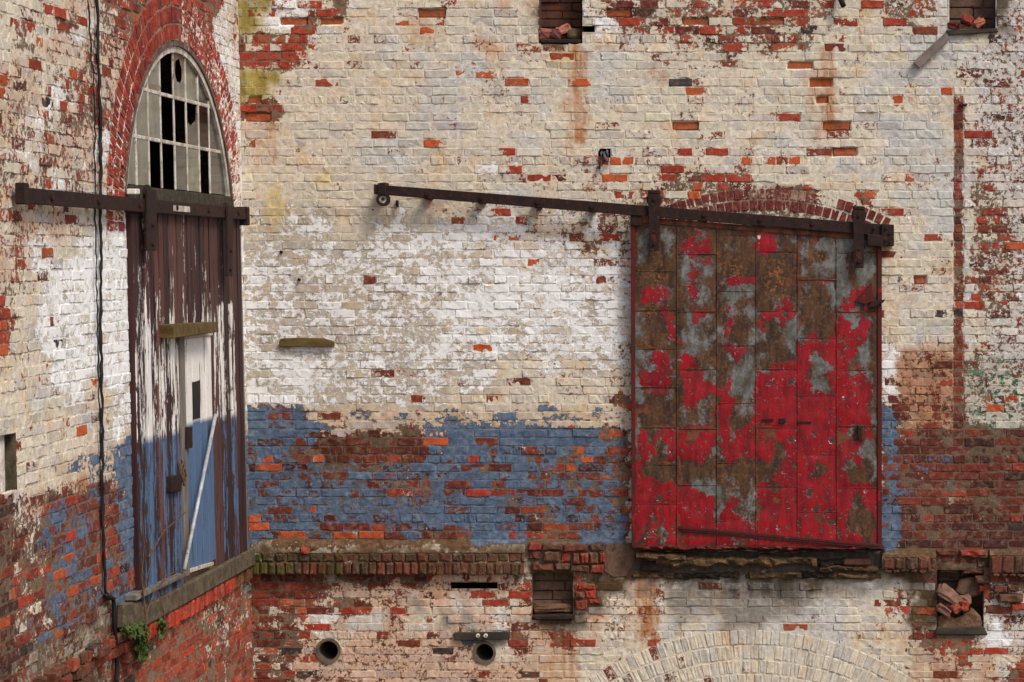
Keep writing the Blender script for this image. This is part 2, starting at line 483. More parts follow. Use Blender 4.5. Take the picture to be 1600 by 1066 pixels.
# code: coat rgb, coat cover, top rgb, top cover, darkness of the brick below, stain rgb, stain
TY = {
 'c': (CREAM, .83, WHITE, .24, .3, (190, 140, 70), .08),
 'g': (GREY, .84, WHITE, .24, .3, (160, 150, 130), .05),
 'y': ((214, 196, 146), .92, WHITE, .14, .3, (180, 130, 50), .2),
 'l': ((178, 160, 88), .92, WHITE, .08, .4, (110, 100, 30), .5),
 'n': (TAN, .86, WHITE, .47, .3, (150, 120, 80), .08),
 'w': (TAN, .88, WHITE, .53, .3, (150, 120, 80), .05),
 'W': (CREAM, .88, WHITE, .64, .3, (150, 120, 80), .0),
 'm': (CREAM, .68, WHITE, .28, .25, (190, 130, 70), .12),
 'M': (CREAM, .50, WHITE, .26, .35, (120, 80, 50), .15),
 'q': ((226, 214, 196), .70, WHITE, .55, .35, (150, 120, 80), .05),
 'r': (CREAM, .20, WHITE, .08, .15, (90, 60, 40), .1),
 'R': ((150, 110, 90), .10, WHITE, .0, .95, (60, 36, 28), .15),
 'o': (CREAM, .22, WHITE, .10, -.2, (90, 60, 40), .05),
 'b': (TAN, .14, WHITE, .0, .8, (60, 60, 80), .05, .78),
 'B': (TAN, .16, WHITE, .0, .8, (60, 60, 80), .05, .58),
 'v': (TAN, .18, WHITE, .0, .45, (60, 50, 60), .05, .37),
 'x': ((206, 186, 160), .90, WHITE, .06, .5, (120, 100, 80), .05, .46),
 'p': ((214, 186, 162), .64, WHITE, .14, .5, (150, 96, 60), .25),
 't': ((188, 146, 116), .60, CREAM, .15, .8, (150, 80, 40), .35),
 'k': ((92, 72, 48), .75, WHITE, .0, .7, (60, 50, 24), .45),
 'd': ((158, 149, 136), .90, WHITE, .10, .6, (96, 88, 78), .3),
 'D': ((92, 84, 74), .9, WHITE, .0, .9, (40, 36, 32), .5),
 's': (CREAM, .86, WHITE, .10, .3, (196, 120, 40), .5),
 'G': ((198, 194, 180), .62, GREEN, .41, .5, (120, 110, 90), .1),
 'H': ((150, 110, 90), .12, GREEN, .26, .95, (60, 36, 28), .1),
 'L': ((210, 202, 192), .60, WHITE, .34, .55, (120, 90, 70), .1),
}
KEYS = list(TY)
VEC = np.array([np.concatenate([lin(t[0]), [t[1]], lin(t[2]), [t[3], t[4]], lin(t[5]), [t[6], t[7] if len(t) > 7 else -.2]]) for t in TY.values()])
BACK_ROWS = """
llqqqmmrqcccmmcmmccmscskkkqcMMMRMMMMMsMMMMMMMMccscMMMMggkkkkL
lqWWrrmccccccccmcccgcccksscqqMMMMMMMMMMMMMMMMmmcscmMMmggkkkkL
rrrrrmcccccgccccccppccckkscccmgmmmMMMMMMMrrrMcccmccgggggccLLL
rrrrmccccccccggccggcmcmmyycgggccmmmccMMccmcccscmccccgggggLLLL
lllccccccccccccggggmmgcccscggcccscmmccccccccsscccggggggcmLLLL
llccccccccccccgggccmmggccscgggcccccmcccmccccscccggcmmcggcLLLL
rrrcccccccccccgggccccmmgcsccccccccmmccmmcmcmsmccmmcccmcgcLLLL
sccccccccccccggggccccccccscccccccccccccccccccsmcccgggggccLLLL
cscccccccggggccccccccggccsccgccmcccmmccmccggcmccccggggggcLLLL
cscccccccggggccccccwmcccmmmmccmmmccmccmmcmmcccggccgggggggmLLL
ccccccycccccccccccmmmmmcmmcmmmmmmMMMMMMMcccccmccggmmmggggMLLL
mcycccccccccccccccmmgggmcccmmmmMMMMMMMRRRRRRMcccoccggggggMMLL
mnynnnncccccwccmmmqqqqmmqqqqMMMrMMMMMMMMMMMMMmcmmccmmgggmMMML
mnnnwnncccwwwwqqqWWqqqMmMMMqMMMmmmmmmmmmmmmmmmmmmmcccggggMMML
nnwnnnwnnnwwwWwwWWqqqqqqqqMMqMmmmmmmmmmmmmmmmmmmmmccgmccgMMML
nnnwnwnnnwnwwwwwWWwqqqWqqqqqqqmmmmmmmmmmmmmmmmmmmmccccmcgMLML
wwwwnwwnwnwwwwwqWwwqWWWWWWqqqqmmmmmmmmmmmmmmmmmmmmcmccccgMMML
wwnwnnnwnnnwnWwnnWWWWWqqWWWwwqmmmmmmmmmmmmmmmmmmmmccgcccgMMML
wwnwwnnnwnwwnnnWWWqWWwqWqWWwWqmmmmmmmmmmmmmmmmmmmmcgcccccMLLL
wnwnnnnnnwnnwnnnWWWWwwWqwqWWwqmmmmmmmmmmmmmmmmmmmmccgcgcgMLLL
wwnnnnnnnwwnnwwWwwqWWwwwqqwwwqmmmmmmmmmmmmmmmmmmmmqcppppmMLLL
wwWWWWwnwwwnwwwwnwwwcccqqcmwwqmmmmmmmmmmmmmmmmmmmmqttttttRGLG
wnwnWwnnwwwnnnnncwwcccccmmmmcmmmmmmmmmmmmmmmmmmmmmqttttttRGGG
WWWWwnnnwwwnwnwnccccccccccccmommmmmmmmmmmmmmmmmmmmBttttttRGmG
bbxbbxxpxxxpxpxxxxxxxxxxxxxxmxmmmmmmmmmmmmmmmmmmmmbtttttRRGGG
bbbbbbpppppxRRxxbbxxbbxxbxxxmmmmmmmmmmmmmmmmmmmmmmbpRRRRRRHHR
vbbvRvRRRRvRRRbBbbbvbbvbbvvbvvmmmmmmmmmmmmmmmmmmmmbbRRRvRRRHR
BvvBRBRRRRRRRRbBvBvBBbBBvvBBBvmmmmmmmmmmmmmmmmmmmmBvRRRRRRRRR
BBBBvBvRBBvRRRvbBBbvBbBvBvBvBvmmmmmmmmmmmmmmmmmmmmBBvRRvRHHRR
bBBvBbBvBBBBvRBbBbBbBvBvBBvBBvmmmmmmmmmmmmmmmmmmmmvBBRRRRHRRr
bbBvbBBBBBvBbBBbbbbbBBBvBBBvBBmmmmmmmmmmmmmmmmmmmmBvRRRvRRRRr
bvrrrvrrrRRrBvrRRvbbbbrrrrbbbbmmmmmmmmmmmmmmmmmmmmbRRRRRRRRRR
kkkkkkkkkkkkkkkkkkkkkkrrrrrrkkDDDDDDDDDDDDDDDDDDDDkRRRRRRRRRR
kRRRRRkkRRRRRRRppppppMkkkkrkkkDDDDDDDDDDDDDDDDDDDDkkkRkRkRRRR
RRRRRRMppppppppkppkppprkkkrkkksdMdddddDdDDDdkddddgcLkkkkRRMMM
RrMrRMMrrrpppdppgpmpMMpkkkkkmmsmqdddddddddddgggcgcmrkkkkRLLLW
MMMMMqqpgggppccdpdppqppkkkkpmmsmcgdggddddggggggccccmkkkkRLWLL
RRRRMpccpppppppppbpdqrpprrssmmsmmgccgcccgggggggccmcsrrrrrLWWL
MoMrpppppppppkpppppdcppsspccccccccccccccccccgggccmccsspprppcp
MRMrkpppppppppppppkpkpssssccccccccccccccccccccccccmmsspppspLr
""".split()
SIDE_ROWS = """
cmcmcqccrrrrrrrrrqmM
cccmmrcqrrrrrrrrrqmM
cmmccqqpoorrrrrrrqmc
cmccmqqqppprrrrrrqqc
mccmqqqMMqqrrrrrqqqm
mMccqqprMqqqqqqqqqqq
MmqqWprrMqWqqqqqqqqq
McqqqrrpqWWqqqqqqqqq
cqqprMMqqWqqqqqqqqqq
MmqMMpWqqWqqqqqqqqqq
mmqMqWWqqWqqqqqqqqqm
mmqqmqqqqWqqqqqqqqqq
mpmmpmccqWWWWWWWWWWn
mMpmpmmqqWWWWWWWWWWn
mpqqccqqqWWWWWWWWWWn
mmqqWWWWWWWWWWWWWWWn
mMmqWWWWWWWWWWWWWWWn
MmcqWWWWWWWWWWWWWWWn
MccWWWWWWWWWWWWWWWWn
rcwWWwWwWWWWWWWWWWWn
mmcwWWWWWWWWWWWWWWWn
mcccWWWWWWWWWWWWWWWn
cccgwWWcWWWWWWWWWWWn
ccggcwwccwWWWWWWWWWn
ccccccgcmwWWWWWWWWWn
ccccccccgWxxxxxxxxxx
ccccccxxxxbbbbbbbbbb
ccccxxxxxbbbbbbbbbbb
cccccptvvbbbbbbbbbbb
rLptvvvvvbbbbbbbbbbb
rMLvBvBvrBBBBBBBBBBB
rRMBvBBvrBBBBBBBBBBB
RrMvvBvvvvBBBBBBBBBB
rMvMBBvvvBooooooookk
RMMvvvvBvBooooooMook
rrMvBvvvvBoooooooMoo
rMvLBvvvvBooooorMMMo
RMMBvrMvrrkooooooMoo
RrvBvrrrrrooroooMroo
krrrkrrrrroooorooroo
""".split()
CX, CY = 20.0, 26.65

def grid_of(rows, n):
    g = np.array([[KEYS.index(ch) for ch in (r + r[-1] * n)[:n]] for r in rows])
    return VEC[g]
BACK_ROWS = [r if i < 34 else r[:22].replace('k', 'p') + r[22:] for i, r in enumerate(BACK_ROWS)]   # the dark single bricks down there are set one by one
BACK_G = grid_of(BACK_ROWS, 61)
SIDE_G = grid_of(SIDE_ROWS, 20)

def paint(px, py, G, x0):
    """paint vector at photo-pixel positions, cells blended across a ragged seam"""
    wx = (fbm(px / 26, py / 20, 3) - .5) * 34
    wy = (fbm(px / 26, py / 20, 9) - .5) * 26
    gx = np.clip((px + wx - x0) / CX - .5, 0, G.shape[1] - 1.001)
    gy = np.clip((py + wy) / CY - .5, 0, G.shape[0] - 1.001)
    ix, iy = gx.astype(int), gy.astype(int)
    fx, fy = (gx - ix)[..., None], (gy - iy)[..., None]
    fx = np.clip((fx - .5) * 1.8 + .5, 0, 1); fy = np.clip((fy - .5) * 1.8 + .5, 0, 1)
    return (G[iy, ix] * (1 - fx) + G[iy, ix + 1] * fx) * (1 - fy) + (G[iy + 1, ix] * (1 - fx) + G[iy + 1, ix + 1] * fx) * fy

def put(v, m, key, amt=1.0):
    w = (np.asarray(m, float) * amt)[..., None]
    v[:] = v * (1 - w) + VEC[KEYS.index(key)] * w

def box_m(px, py, x0, y0, x1, y1, rag=3.0, seed=5):
    r = (vnoise(px / 9, py / 7, seed) - .5) * 2 * rag
    r2 = (vnoise(px / 11, py / 9, seed + 4) - .5) * 2 * rag
    return ((px + r > x0) & (px + r < x1) & (py + r2 > y0) & (py + r2 < y1)).astype(float)

def paint_back(px, py):
    v = paint(px, py, BACK_G, 380)
    put(v, (py < 631) & (py > 612) & (px < 480), 'W', .6)          # crisp top of the blue band near the corner
    put(v, (py >= 632) & (py < 668) & (px < 450 + 30 * vnoise(px / 20, py / 9, 2)), 'b', .9)
    put(v, box_m(px, py, 1490, 150, 1505.5, 690, 3), 'R', .66)       # ghost of a removed pipe
    v[..., 8] = np.where((px > 1488) & (px < 1507) & (py > 150) & (py < 690), .45, v[..., 8])
    put(v, box_m(px, py, 1375, 545, 1402, 634, 5), 'W', .75)
    put(v, box_m(px, py, 1375, 634, 1404, 700, 5), 'b', .9)
    put(v, box_m(px, py, 1375, 700, 1420, 800, 7), 'B', .8)
    put(v, box_m(px, py, 1375, 790, 1407, 860, 5), 'b', .9)
    put(v, box_m(px, py, 1402, 545, 1488, 672, 6), 't', .8)
    put(v, box_m(px, py, 1405, 672, 1620, 850, 5), 'R', .35)
    put(v, box_m(px, py, 1425, 690, 1486, 845, 14, 77), 'v', .55)
    put(v, box_m(px, py, 1502, 640, 1600, 664, 5), 'G', .5)
    put(v, box_m(px, py, 385, 664, 520, 684, 6), 'b', .8)
    put(v, box_m(px, py, 385, 722, 660, 836, 9), 'B', .85)
    put(v, box_m(px, py, 575, 716, 655, 768, 10), 'v', .8)
    put(v, box_m(px, py, 662, 668, 985, 700, 6), 'b', .6)
    put(v, box_m(px, py, 490, 676, 660, 724, 9), 'R', .9)
    put(v, box_m(px, py, 1507, 558, 1640, 668, 5), 'G', .85)
    put(v, box_m(px, py, 1512, 690, 1640, 800, 9), 'H', .5)
    for x0, y0, x1, y1, a in ((897, 70, 918, 225, .85), (1283, 70, 1306, 200, .7), (640, 25, 690, 70, .4), (668, 300, 676, 345, .4), (1255, 110, 1275, 160, .3), (664, 305, 673, 350, .5), (748, 312, 756, 352, .45), (836, 320, 845, 365, .55), (921, 328, 929, 372, .5), (1383, 386, 1394, 440, .5), (594, 325, 604, 370, .35), (996, 900, 1030, 1000, .85), (414, 185, 432, 262, .6),
                              (846, 985, 905, 1066, .55), (1425, 905, 1445, 990, .4), (1455, 1015, 1500, 1066, .5), (1540, 905, 1552, 960, .2)):
        m = box_m(px, py, x0, y0, x1, y1, 4) * a
        v[..., 9:12] = v[..., 9:12] * (1 - m[..., None]) + lin((190, 112, 34)) * m[..., None]
        v[..., 12] = np.maximum(v[..., 12], m)
    m = np.exp(-((px - 1205) / 150) ** 2 - ((py - 918) / 26) ** 2) * .8      # black run-off below the rotten sill
    v[..., 9:12] = v[..., 9:12] * (1 - m[..., None]) + lin((58, 54, 50)) * m[..., None]
    v[..., 12] = np.maximum(v[..., 12], m)
    return v

def paint_side(px, py, z):
    v = paint(px, py, SIDE_G, 0)
    m = (fbm(px / 45, py / 40, 61) > .52) & (py < 300) & (px < 205)
    put(v, m, 'p', .7)
    put(v, (fbm(px / 30, py / 30, 67) > .56) & (py < 330) & (px < 205), 'M', .75)
    put(v, (fbm(px / 30, py / 22, 71) > .5) & (py > 300) & (py < 440) & (px < 70), 'p', .7)
    put(v, (px < 22) & (py > 772), 'R', .75)
    put(v, (px < 175) & (py > 1056 - .72 * px) & (py > 940), 'k', .55)
    put(v, (px > 195) & (px < 215) & (z < -1.14) & (z > -2.2), 'b', .5)
    return v

BRIGHT = np.array([lin(c) for c in ((166, 66, 44), (154, 60, 44), (178, 78, 46), (148, 68, 54), (170, 62, 40), (138, 56, 44))])
DARK = np.array([lin(c) for c in ((104, 50, 40), (92, 46, 38), (116, 56, 42), (84, 50, 46), (124, 58, 42), (98, 52, 40))])
KIND = {'o': (186, 84, 44), 'e': (164, 82, 46), 'r': (160, 57, 40), 'R': (104, 42, 36), 'k': (56, 54, 60), 'w': (220, 214, 204)}

# ------------------------------------------------------------------ courses (bed joints, in rear-wall pixels)
KN = [(-26, -258), (0, 95), (13, 271.5), (32, 523.5), (40, 630.5), (47, 724), (52, 790), (56, 843), (60, 896), (61, 910), (68, 999), (73, 1060), (84, 1196)]
LINE = {k: float(np.interp(k, [a for a, _ in KN], [b for _, b in KN])) for k in range(-26, 85)}

def cut(intervals, a, b):
    out = []
    for x0, x1 in intervals:
        if b <= x0 or a >= x1:
            out.append((x0, x1))
        else:
            if a > x0: out.append((x0, a))
            if b < x1: out.append((b, x1))
    return out

NB = 5
def brick_mesh(TL, TR, BL, BR, f, back=-.035, bev=.0045, ins=.004, rough=.0017, tilt=None):
    """verts (N,30,3) as (s,n,z) of worn bricks given by four corners each"""
    N = len(TL)
    t = np.linspace(0, 1, NB)[None, :, None]
    top = TL[:, None] * (1 - t) + TR[:, None] * t
    bot = BL[:, None] * (1 - t) + BR[:, None] * t
    ring = np.concatenate([top, bot[:, ::-1]], 1)                 # (N,10,2) clockwise from the top left
    ring = ring + RNG.normal(0, .0019, ring.shape)
    cen = ring.mean(1, keepdims=True)
    du = (TR - TL); du = du / np.linalg.norm(du, axis=1, keepdims=True)
    dv = (TL - BL); dv = dv / np.linalg.norm(dv, axis=1, keepdims=True)
    su = np.concatenate([[1], np.zeros(NB - 2), [-1], [-1], np.zeros(NB - 2), [1]])
    sv = np.concatenate([-np.ones(NB), np.ones(NB)])
    inn = RNG.uniform(.5, 1.6, (N, 10, 1)) * ins
    insr = ring + inn * (su[None, :, None] * du[:, None] + sv[None, :, None] * dv[:, None])
    f = np.asarray(f)[:, None]
    if tilt is None:
        tilt = RNG.normal(0, .0011, (N, 2))
    lx = ((ring - cen) * du[:, None]).sum(-1) * 10
    ly = ((ring - cen) * dv[:, None]).sum(-1) * 30
    tl = tilt[:, :1] * lx + tilt[:, 1:] * ly
    v = np.zeros((N, 30, 3))
    v[:, :10, [0, 2]] = ring; v[:, :10, 1] = back
    v[:, 10:20, [0, 2]] = ring; v[:, 10:20, 1] = f - bev + tl + RNG.normal(0, rough * .6, (N, 10))
    v[:, 20:, [0, 2]] = insr; v[:, 20:, 1] = f + tl + RNG.normal(0, rough, (N, 10))
    return v
BF = []
for r0 in (0, 10):
    for i in range(10):
        j = (i + 1) % 10
        BF.append([r0 + i, r0 + 10 + i, r0 + 10 + j, r0 + j])
for i in range(NB - 1):
    BF.append([20 + i, 29 - i, 28 - i, 21 + i])
BF = np.array(BF)

TP = np.tile([-1, -.5, 0, .5, 1, 1, .5, 0, -.5, -1], 3)[None, :, None]
def attrs_from(v, brick_col, nb, coatjit, covjit, tint, grad=None):
    """v (N,k,13) paint vectors -> the four colour attributes"""
    N, k = v.shape[:2]
    one = np.ones((N, k, 1))
    coat = v[..., 0:3] * coatjit[:, None, :]
    coat = coat * (1 - tint[:, None, :1]) + lin((178, 176, 174)) * tint[:, None, :1]
    bc = np.concatenate([np.broadcast_to(brick_col[:, None], (N, k, 3)), v[..., 13:14] + covjit[:, None, 2:3]], -1)
    ca = v[..., 3:4]
    ca = np.where(ca > .9, ca + np.minimum(covjit[:, None, :1], .05), ca + covjit[:, None, :1] * (1 + 0 * ca))
    if k == 30:                       # arrises wear first
        wear = np.concatenate([np.full(10, -.5), np.full(10, -.13), np.zeros(10)])[None, :, None]
        ca = ca + wear
        if grad is not None:
            ca = ca + grad[:, None, None] * TP
    else:
        wear = 0.0
    ct = np.concatenate([coat, ca], -1)
    tp = np.concatenate([v[..., 4:7], v[..., 7:8] + covjit[:, None, 1:2] * (v[..., 7:8] > .03) + wear * .5], -1)
    st = np.concatenate([v[..., 9:12], v[..., 12:13]], -1)
    return {'brick_col': bc, 'coat': ct, 'top': tp, 'stain': st}

ERODED = []
def brick_batch(corners, frame, to_px, paint_f, f, over=None, force=None, **kw):
    """corners: list of (TL,TR,BL,BR) in (s,z). Returns world verts and attributes for each brick"""
    A = np.array(corners, float)
    TL, TR, BL, BR = A[:, 0], A[:, 1], A[:, 2], A[:, 3]
    N = len(A)
    f = np.array(f, float)
    cen = A.mean(1)
    cpx, cpy = to_px(cen[:, 0], cen[:, 1])
    pv = paint_f(cpx, cpy, cen[:, 1])
    dk = np.clip(pv[:, 8] + RNG.normal(0, .28, N), -.3, 1)
    bi = RNG.integers(0, len(BRIGHT), N); di = RNG.integers(0, len(DARK), N)
    bcol = BRIGHT[bi] * (1 - np.clip(dk, 0, 1))[:, None] + DARK[di] * np.clip(dk, 0, 1)[:, None]
    bcol = np.where((dk < 0)[:, None], BRIGHT[bi] * 1.02, bcol)
    odd = RNG.random(N)
    bcol = np.where((odd < .025)[:, None], lin((70, 56, 56)), bcol)
    bcol = np.where(((odd > .94) & (pv[:, 8] < .42))[:, None], lin((172, 86, 52)), bcol)
    bcol = bcol * RNG.uniform(.70, 1.08, (N, 1)) * (1 - .25 * np.clip(dk, 0, 1)[:, None])
    coatjit = RNG.normal(1, .045, (N, 1)) * np.array([1, 1, 1]) + RNG.normal(0, .012, (N, 3))
    tint = np.clip(RNG.normal(.05, .28, (N, 1)), 0, .75)
    covjit = np.stack([RNG.normal(0, .10, N), RNG.normal(0, .07, N), RNG.normal(0, .17, N)], -1)
    grad = RNG.normal(0, .09, N)
    # here and there a face has lost its paint
    mid = (pv[:, 3] > .55) & (pv[:, 3] < .76)
    lost = (RNG.random(N) < np.where(mid, .05, .006))
    covjit[lost, 0] -= .55; covjit[lost, 1] -= .6
    tint = tint * (pv[:, 3:4] > .6)
    if over:
        lo, hi = A.min(1), A.max(1)
        q0x, q0y = to_px(lo[:, 0], hi[:, 1]); q1x, q1y = to_px(hi[:, 0], lo[:, 1])
        for x, y, kd in over:
            d = np.maximum(np.abs(x - cpx) - np.abs(q1x - q0x) / 2, 0) + np.maximum(np.abs(y - cpy) - np.abs(q1y - q0y) / 2, 0) + .02 * abs(x - cpx)
            i = int(np.argmin(d))
            if d[i] > 8: continue
            bcol[i] = lin(KIND[kd]) * random.uniform(.85, 1.12)
            covjit[i] = (-.93 if kd != 'w' else .2, -.9, -.9)
            part = random.random()
            if part < .75: covjit[i, 0] = -pv[i, 3] + random.uniform(.15, .5); grad[i] = random.choice((-1, 1)) * random.uniform(.1, .5)
            if pv[i, 13] > .1: covjit[i] = (-.95, -.9, -pv[i, 13] + random.uniform(.0, .45))
            if kd == 'e': f[i] -= .017; ERODED.append((frame, lo[i], hi[i])); covjit[i, 0] = -.9
    v = brick_mesh(TL, TR, BL, BR, f, **kw)
    vpx, vpy = to_px(v[..., 0], v[..., 2])
    P = paint_f(vpx, vpy, v[..., 2])
    at = attrs_from(P, bcol, NB, coatjit, covjit, tint, grad)
    Wv = frame(v[..., 0], v[..., 1], v[..., 2])
    return Wv, at

def merge(Wv, at, sel):
    n = len(sel)
    F = (BF[None] + (np.arange(n) * 30)[:, None, None]).reshape(-1, 4)
    return Wv[sel].reshape(-1, 3), F, {k: a[sel].reshape(-1, 4) for k, a in at.items()}

def emit_bricks(Wv, at, parent, area, limit=300, stuff='small_bricks'):
    order = np.argsort(-area)
    for i in order[:limit]:
        make('brick', Wv[i], BF.tolist(), 'wall', parent, {k: a[i] for k, a in at.items()})
    if len(order) > limit:
        V, F, A = merge(Wv, at, order[limit:])
        make(stuff, V, F, 'wall', parent, A, kind='stuff')

def mortar_sheet(name, parent, frame, to_px, paint_f, s0, s1, z0, z1, step, holes, depth=-.0026):
    """the pointing between the bricks: one sheet behind their faces, painted over with them"""
    ns, nz = int((s1 - s0) / step) + 1, int((z1 - z0) / step) + 1
    S, Z = np.meshgrid(np.linspace(s0, s1, ns), np.linspace(z0, z1, nz))
    N = depth + (fbm(S * 30, Z * 30, 21) - .5) * .011
    for fr, lo, hi in ERODED:
        if fr is frame:
            N = np.where((S > lo[0] - .004) & (S < hi[0] + .004) & (Z > lo[1] - .002) & (Z < hi[1] + .002), -.034, N)
    V = frame(S, N, Z).reshape(-1, 3)
    idx = np.arange(ns * nz).reshape(nz, ns)
    F = np.stack([idx[:-1, :-1], idx[:-1, 1:], idx[1:, 1:], idx[1:, :-1]], -1).reshape(-1, 4)
    cs = (S[:-1, :-1] + S[1:, 1:]).ravel() / 2; cz = (Z[:-1, :-1] + Z[1:, 1:]).ravel() / 2
    keep = np.ones(len(F), bool)
    for h in holes:
        keep &= ~h(cs, cz)
    F = F[keep]
    px, py = to_px(S, Z)
    P = paint_f(px, py, Z).reshape(-1, 1, 14)
    n = len(P)
    base = lin((122, 102, 82)) * (1 - .35 * np.clip(P[:, 0, 8:9], 0, 1))
    P[..., 3] = P[..., 3] * .88
    at = attrs_from(P, base, NB, np.full((n, 3), 1.03), np.zeros((n, 3)), np.zeros((n, 1)))
    return make(name, V, F, 'wall', parent, {k: a.reshape(-1, 4) for k, a in at.items()})
#PART3
# ------------------------------------------------------------------ unseen ground plane added below the frame to bounce light
GZ = (VY - 1190) * M
gv = [(-60, -60, GZ), (60, -60, GZ), (60, 1, GZ), (-60, 1, GZ)]
g = make('ground', gv, [[0, 1, 2, 3]], 'ground'); g['kind'] = 'structure'

pxb = lambda s, z: back_px(s, z)
pxs = lambda s, z: side_px(s, z)
fb = lambda px, py, z: paint_back(px, py)
fs = lambda px, py, z: paint_side(px, py, z)

def painted(name, frame, S, N, Z, F, to_px, paint_f, parent, base=(140, 118, 96), kind=None):
    S, N, Z = (np.asarray(a, float).ravel() for a in (S, N, Z))
    px, py = to_px(S, Z)
    P = paint_f(px, py, Z).reshape(-1, 1, 14)
    n = len(P)
    at = attrs_from(P, np.broadcast_to(lin(base), (n, 3)), NB, np.ones((n, 3)), np.zeros((n, 3)), np.zeros((n, 1)))
    return make(name, frame(S, N, Z), F, 'wall', parent, {k: a.reshape(-1, 4) for k, a in at.items()}, kind=kind)

def ring_corners(cs, cz, r0, r1, a0, a1, pitch, gap=1.6):
    """radial bricks of one arch ring (pixels); angles from the right, degrees"""
    out = []
    n = max(1, int(round(math.radians(a1 - a0) * (r0 + r1) / 2 / pitch)))
    da = math.radians(a1 - a0) / n
    for i in range(n):
        A = math.radians(a0) + (n - 1 - i) * da
        g_ = gap / ((r0 + r1) / 2) / 2
        l, r = A + da - g_, A + g_
        P = lambda rr, t: ((cs + rr * math.cos(t)) * M, (cz + rr * math.sin(t)) * M)
        out.append((P(r1, l), P(r1, r), P(r0, l), P(r0, r)))
    return out

def ring_bed(name, frame, cs, cz, r0, r1, a0, a1, n, to_px, paint_f, parent, smax=None):
    K, R = 70, max(2, int((r1 - r0) / 7))
    t = np.radians(np.linspace(a1, a0, K)); r = np.linspace(r0, r1, R)
    T_, R_ = np.meshgrid(t, r)
    S = (cs + R_ * np.cos(T_)) * M; Z = (cz + R_ * np.sin(T_)) * M
    if smax is not None: S = np.minimum(S, smax)
    idx = np.arange(K * R).reshape(R, K)
    F = np.stack([idx[:-1, :-1], idx[:-1, 1:], idx[1:, 1:], idx[1:, :-1]], -1).reshape(-1, 4)
    return painted(name, frame, S, np.full(S.shape, n), Z, F, to_px, paint_f, parent, (150, 124, 100))

# ------------------------------------------------------------------ rear wall
OVER_B = []
def ob(kd, *pts):
    for p in pts: OVER_B.append((*p, kd))
ob('r', (475, 8), (500, 8), (522, 8), (405, 21), (425, 21), (530, 19), (457, 46), (490, 46), (395, 60), (455, 60), (480, 60), (392, 73), (450, 72), (470, 72),
   (395, 88), (440, 88), (408, 103), (443, 103), (395, 171), (965, 4), (1005, 4), (1112, 12), (988, 41), (1145, 36), (1045, 53), (1095, 53), (1155, 49), (1132, 80),
   (862, 85), (825, 155), (797, 237), (1080, 236), (1103, 235), (790, 263), (1042, 262), (1195, 5), (1285, 5), (1370, 3), (1198, 19), (1225, 17), (1398, 16), (1435, 15),
   (1262, 32), (1382, 32), (1267, 48), (1197, 64), (1240, 62), (1306, 61), (1222, 178), (1530, 212), (825, 276), (1025, 276), (1105, 275), (1140, 275), (1120, 288),
   (990, 302), (1030, 302), (788, 330), (818, 343), (965, 368), (1381, 335), (1495, 295), (1550, 295), (1535, 350), (1560, 349), (1447, 377), (1555, 390), (1540, 446), (1515, 459),
   (1535, 472), (1565, 472), (745, 774), (731, 722), (595, 826), (400, 903), (452, 917), (490, 917), (540, 955), (470, 967), (460, 980), (480, 980), (420, 993), (400, 1005),
   (460, 1005), (473, 1029), (430, 1055), (615, 955), (750, 930), (832, 841), (860, 841), (800, 932), (790, 945), (817, 998), (895, 1000), (1012, 1000), (1420, 1008), (1465, 1013), (1507, 1012), (1550, 1013), (1430, 953))
ob('e', (470, 33), (508, 33), (683, 19), (397, 157), (417, 186), (965, 27), (1106, 38), (1085, 195), (1220, 33), (1252, 107), (1278, 135), (1277, 161), (1307, 202), (1310, 231), (1435, 431))
ob('o', (625, 33), (685, 46), (735, 117), (772, 117), (690, 225), (803, 129), (895, 129), (1080, 139), (935, 249), (965, 249), (985, 249), (1165, 248), (1410, 159), (1480, 145), (1208, 246),
   (1235, 246), (943, 276), (1083, 289), (1075, 302), (793, 368), (825, 408), (1356, 311), (1503, 323), (1590, 390), (1560, 431), (750, 539), (409, 716), (505, 718), (432, 730), (487, 795),
   (700, 697), (962, 632), (950, 674), (896, 700), (915, 714), (900, 727), (953, 740), (1545, 621), (1542, 635), (400, 809), (420, 822), (455, 836), (520, 838), (572, 838), (453, 942), (465, 955), (418, 1017), (1450, 957))
ob('R', (990, 12), (1030, 12), (1165, 22), (1020, 40), (1078, 53), (1245, 5), (1190, 47), (1297, 76), (862, 276), (1065, 276), (1410, 404), (800, 594), (870, 764), (830, 775), (1395, 594), (1395, 619),
   (555, 825), (515, 825), (502, 955), (440, 980), (450, 1042), (838, 1060), (1465, 1050), (1395, 640), (1400, 690), (1410, 740), (1400, 765))
ob('k', (1253, 48), (1467, 486), (1490, 486), (475, 1055), (675, 1020), (725, 1060), (828, 1048), (1055, 123))

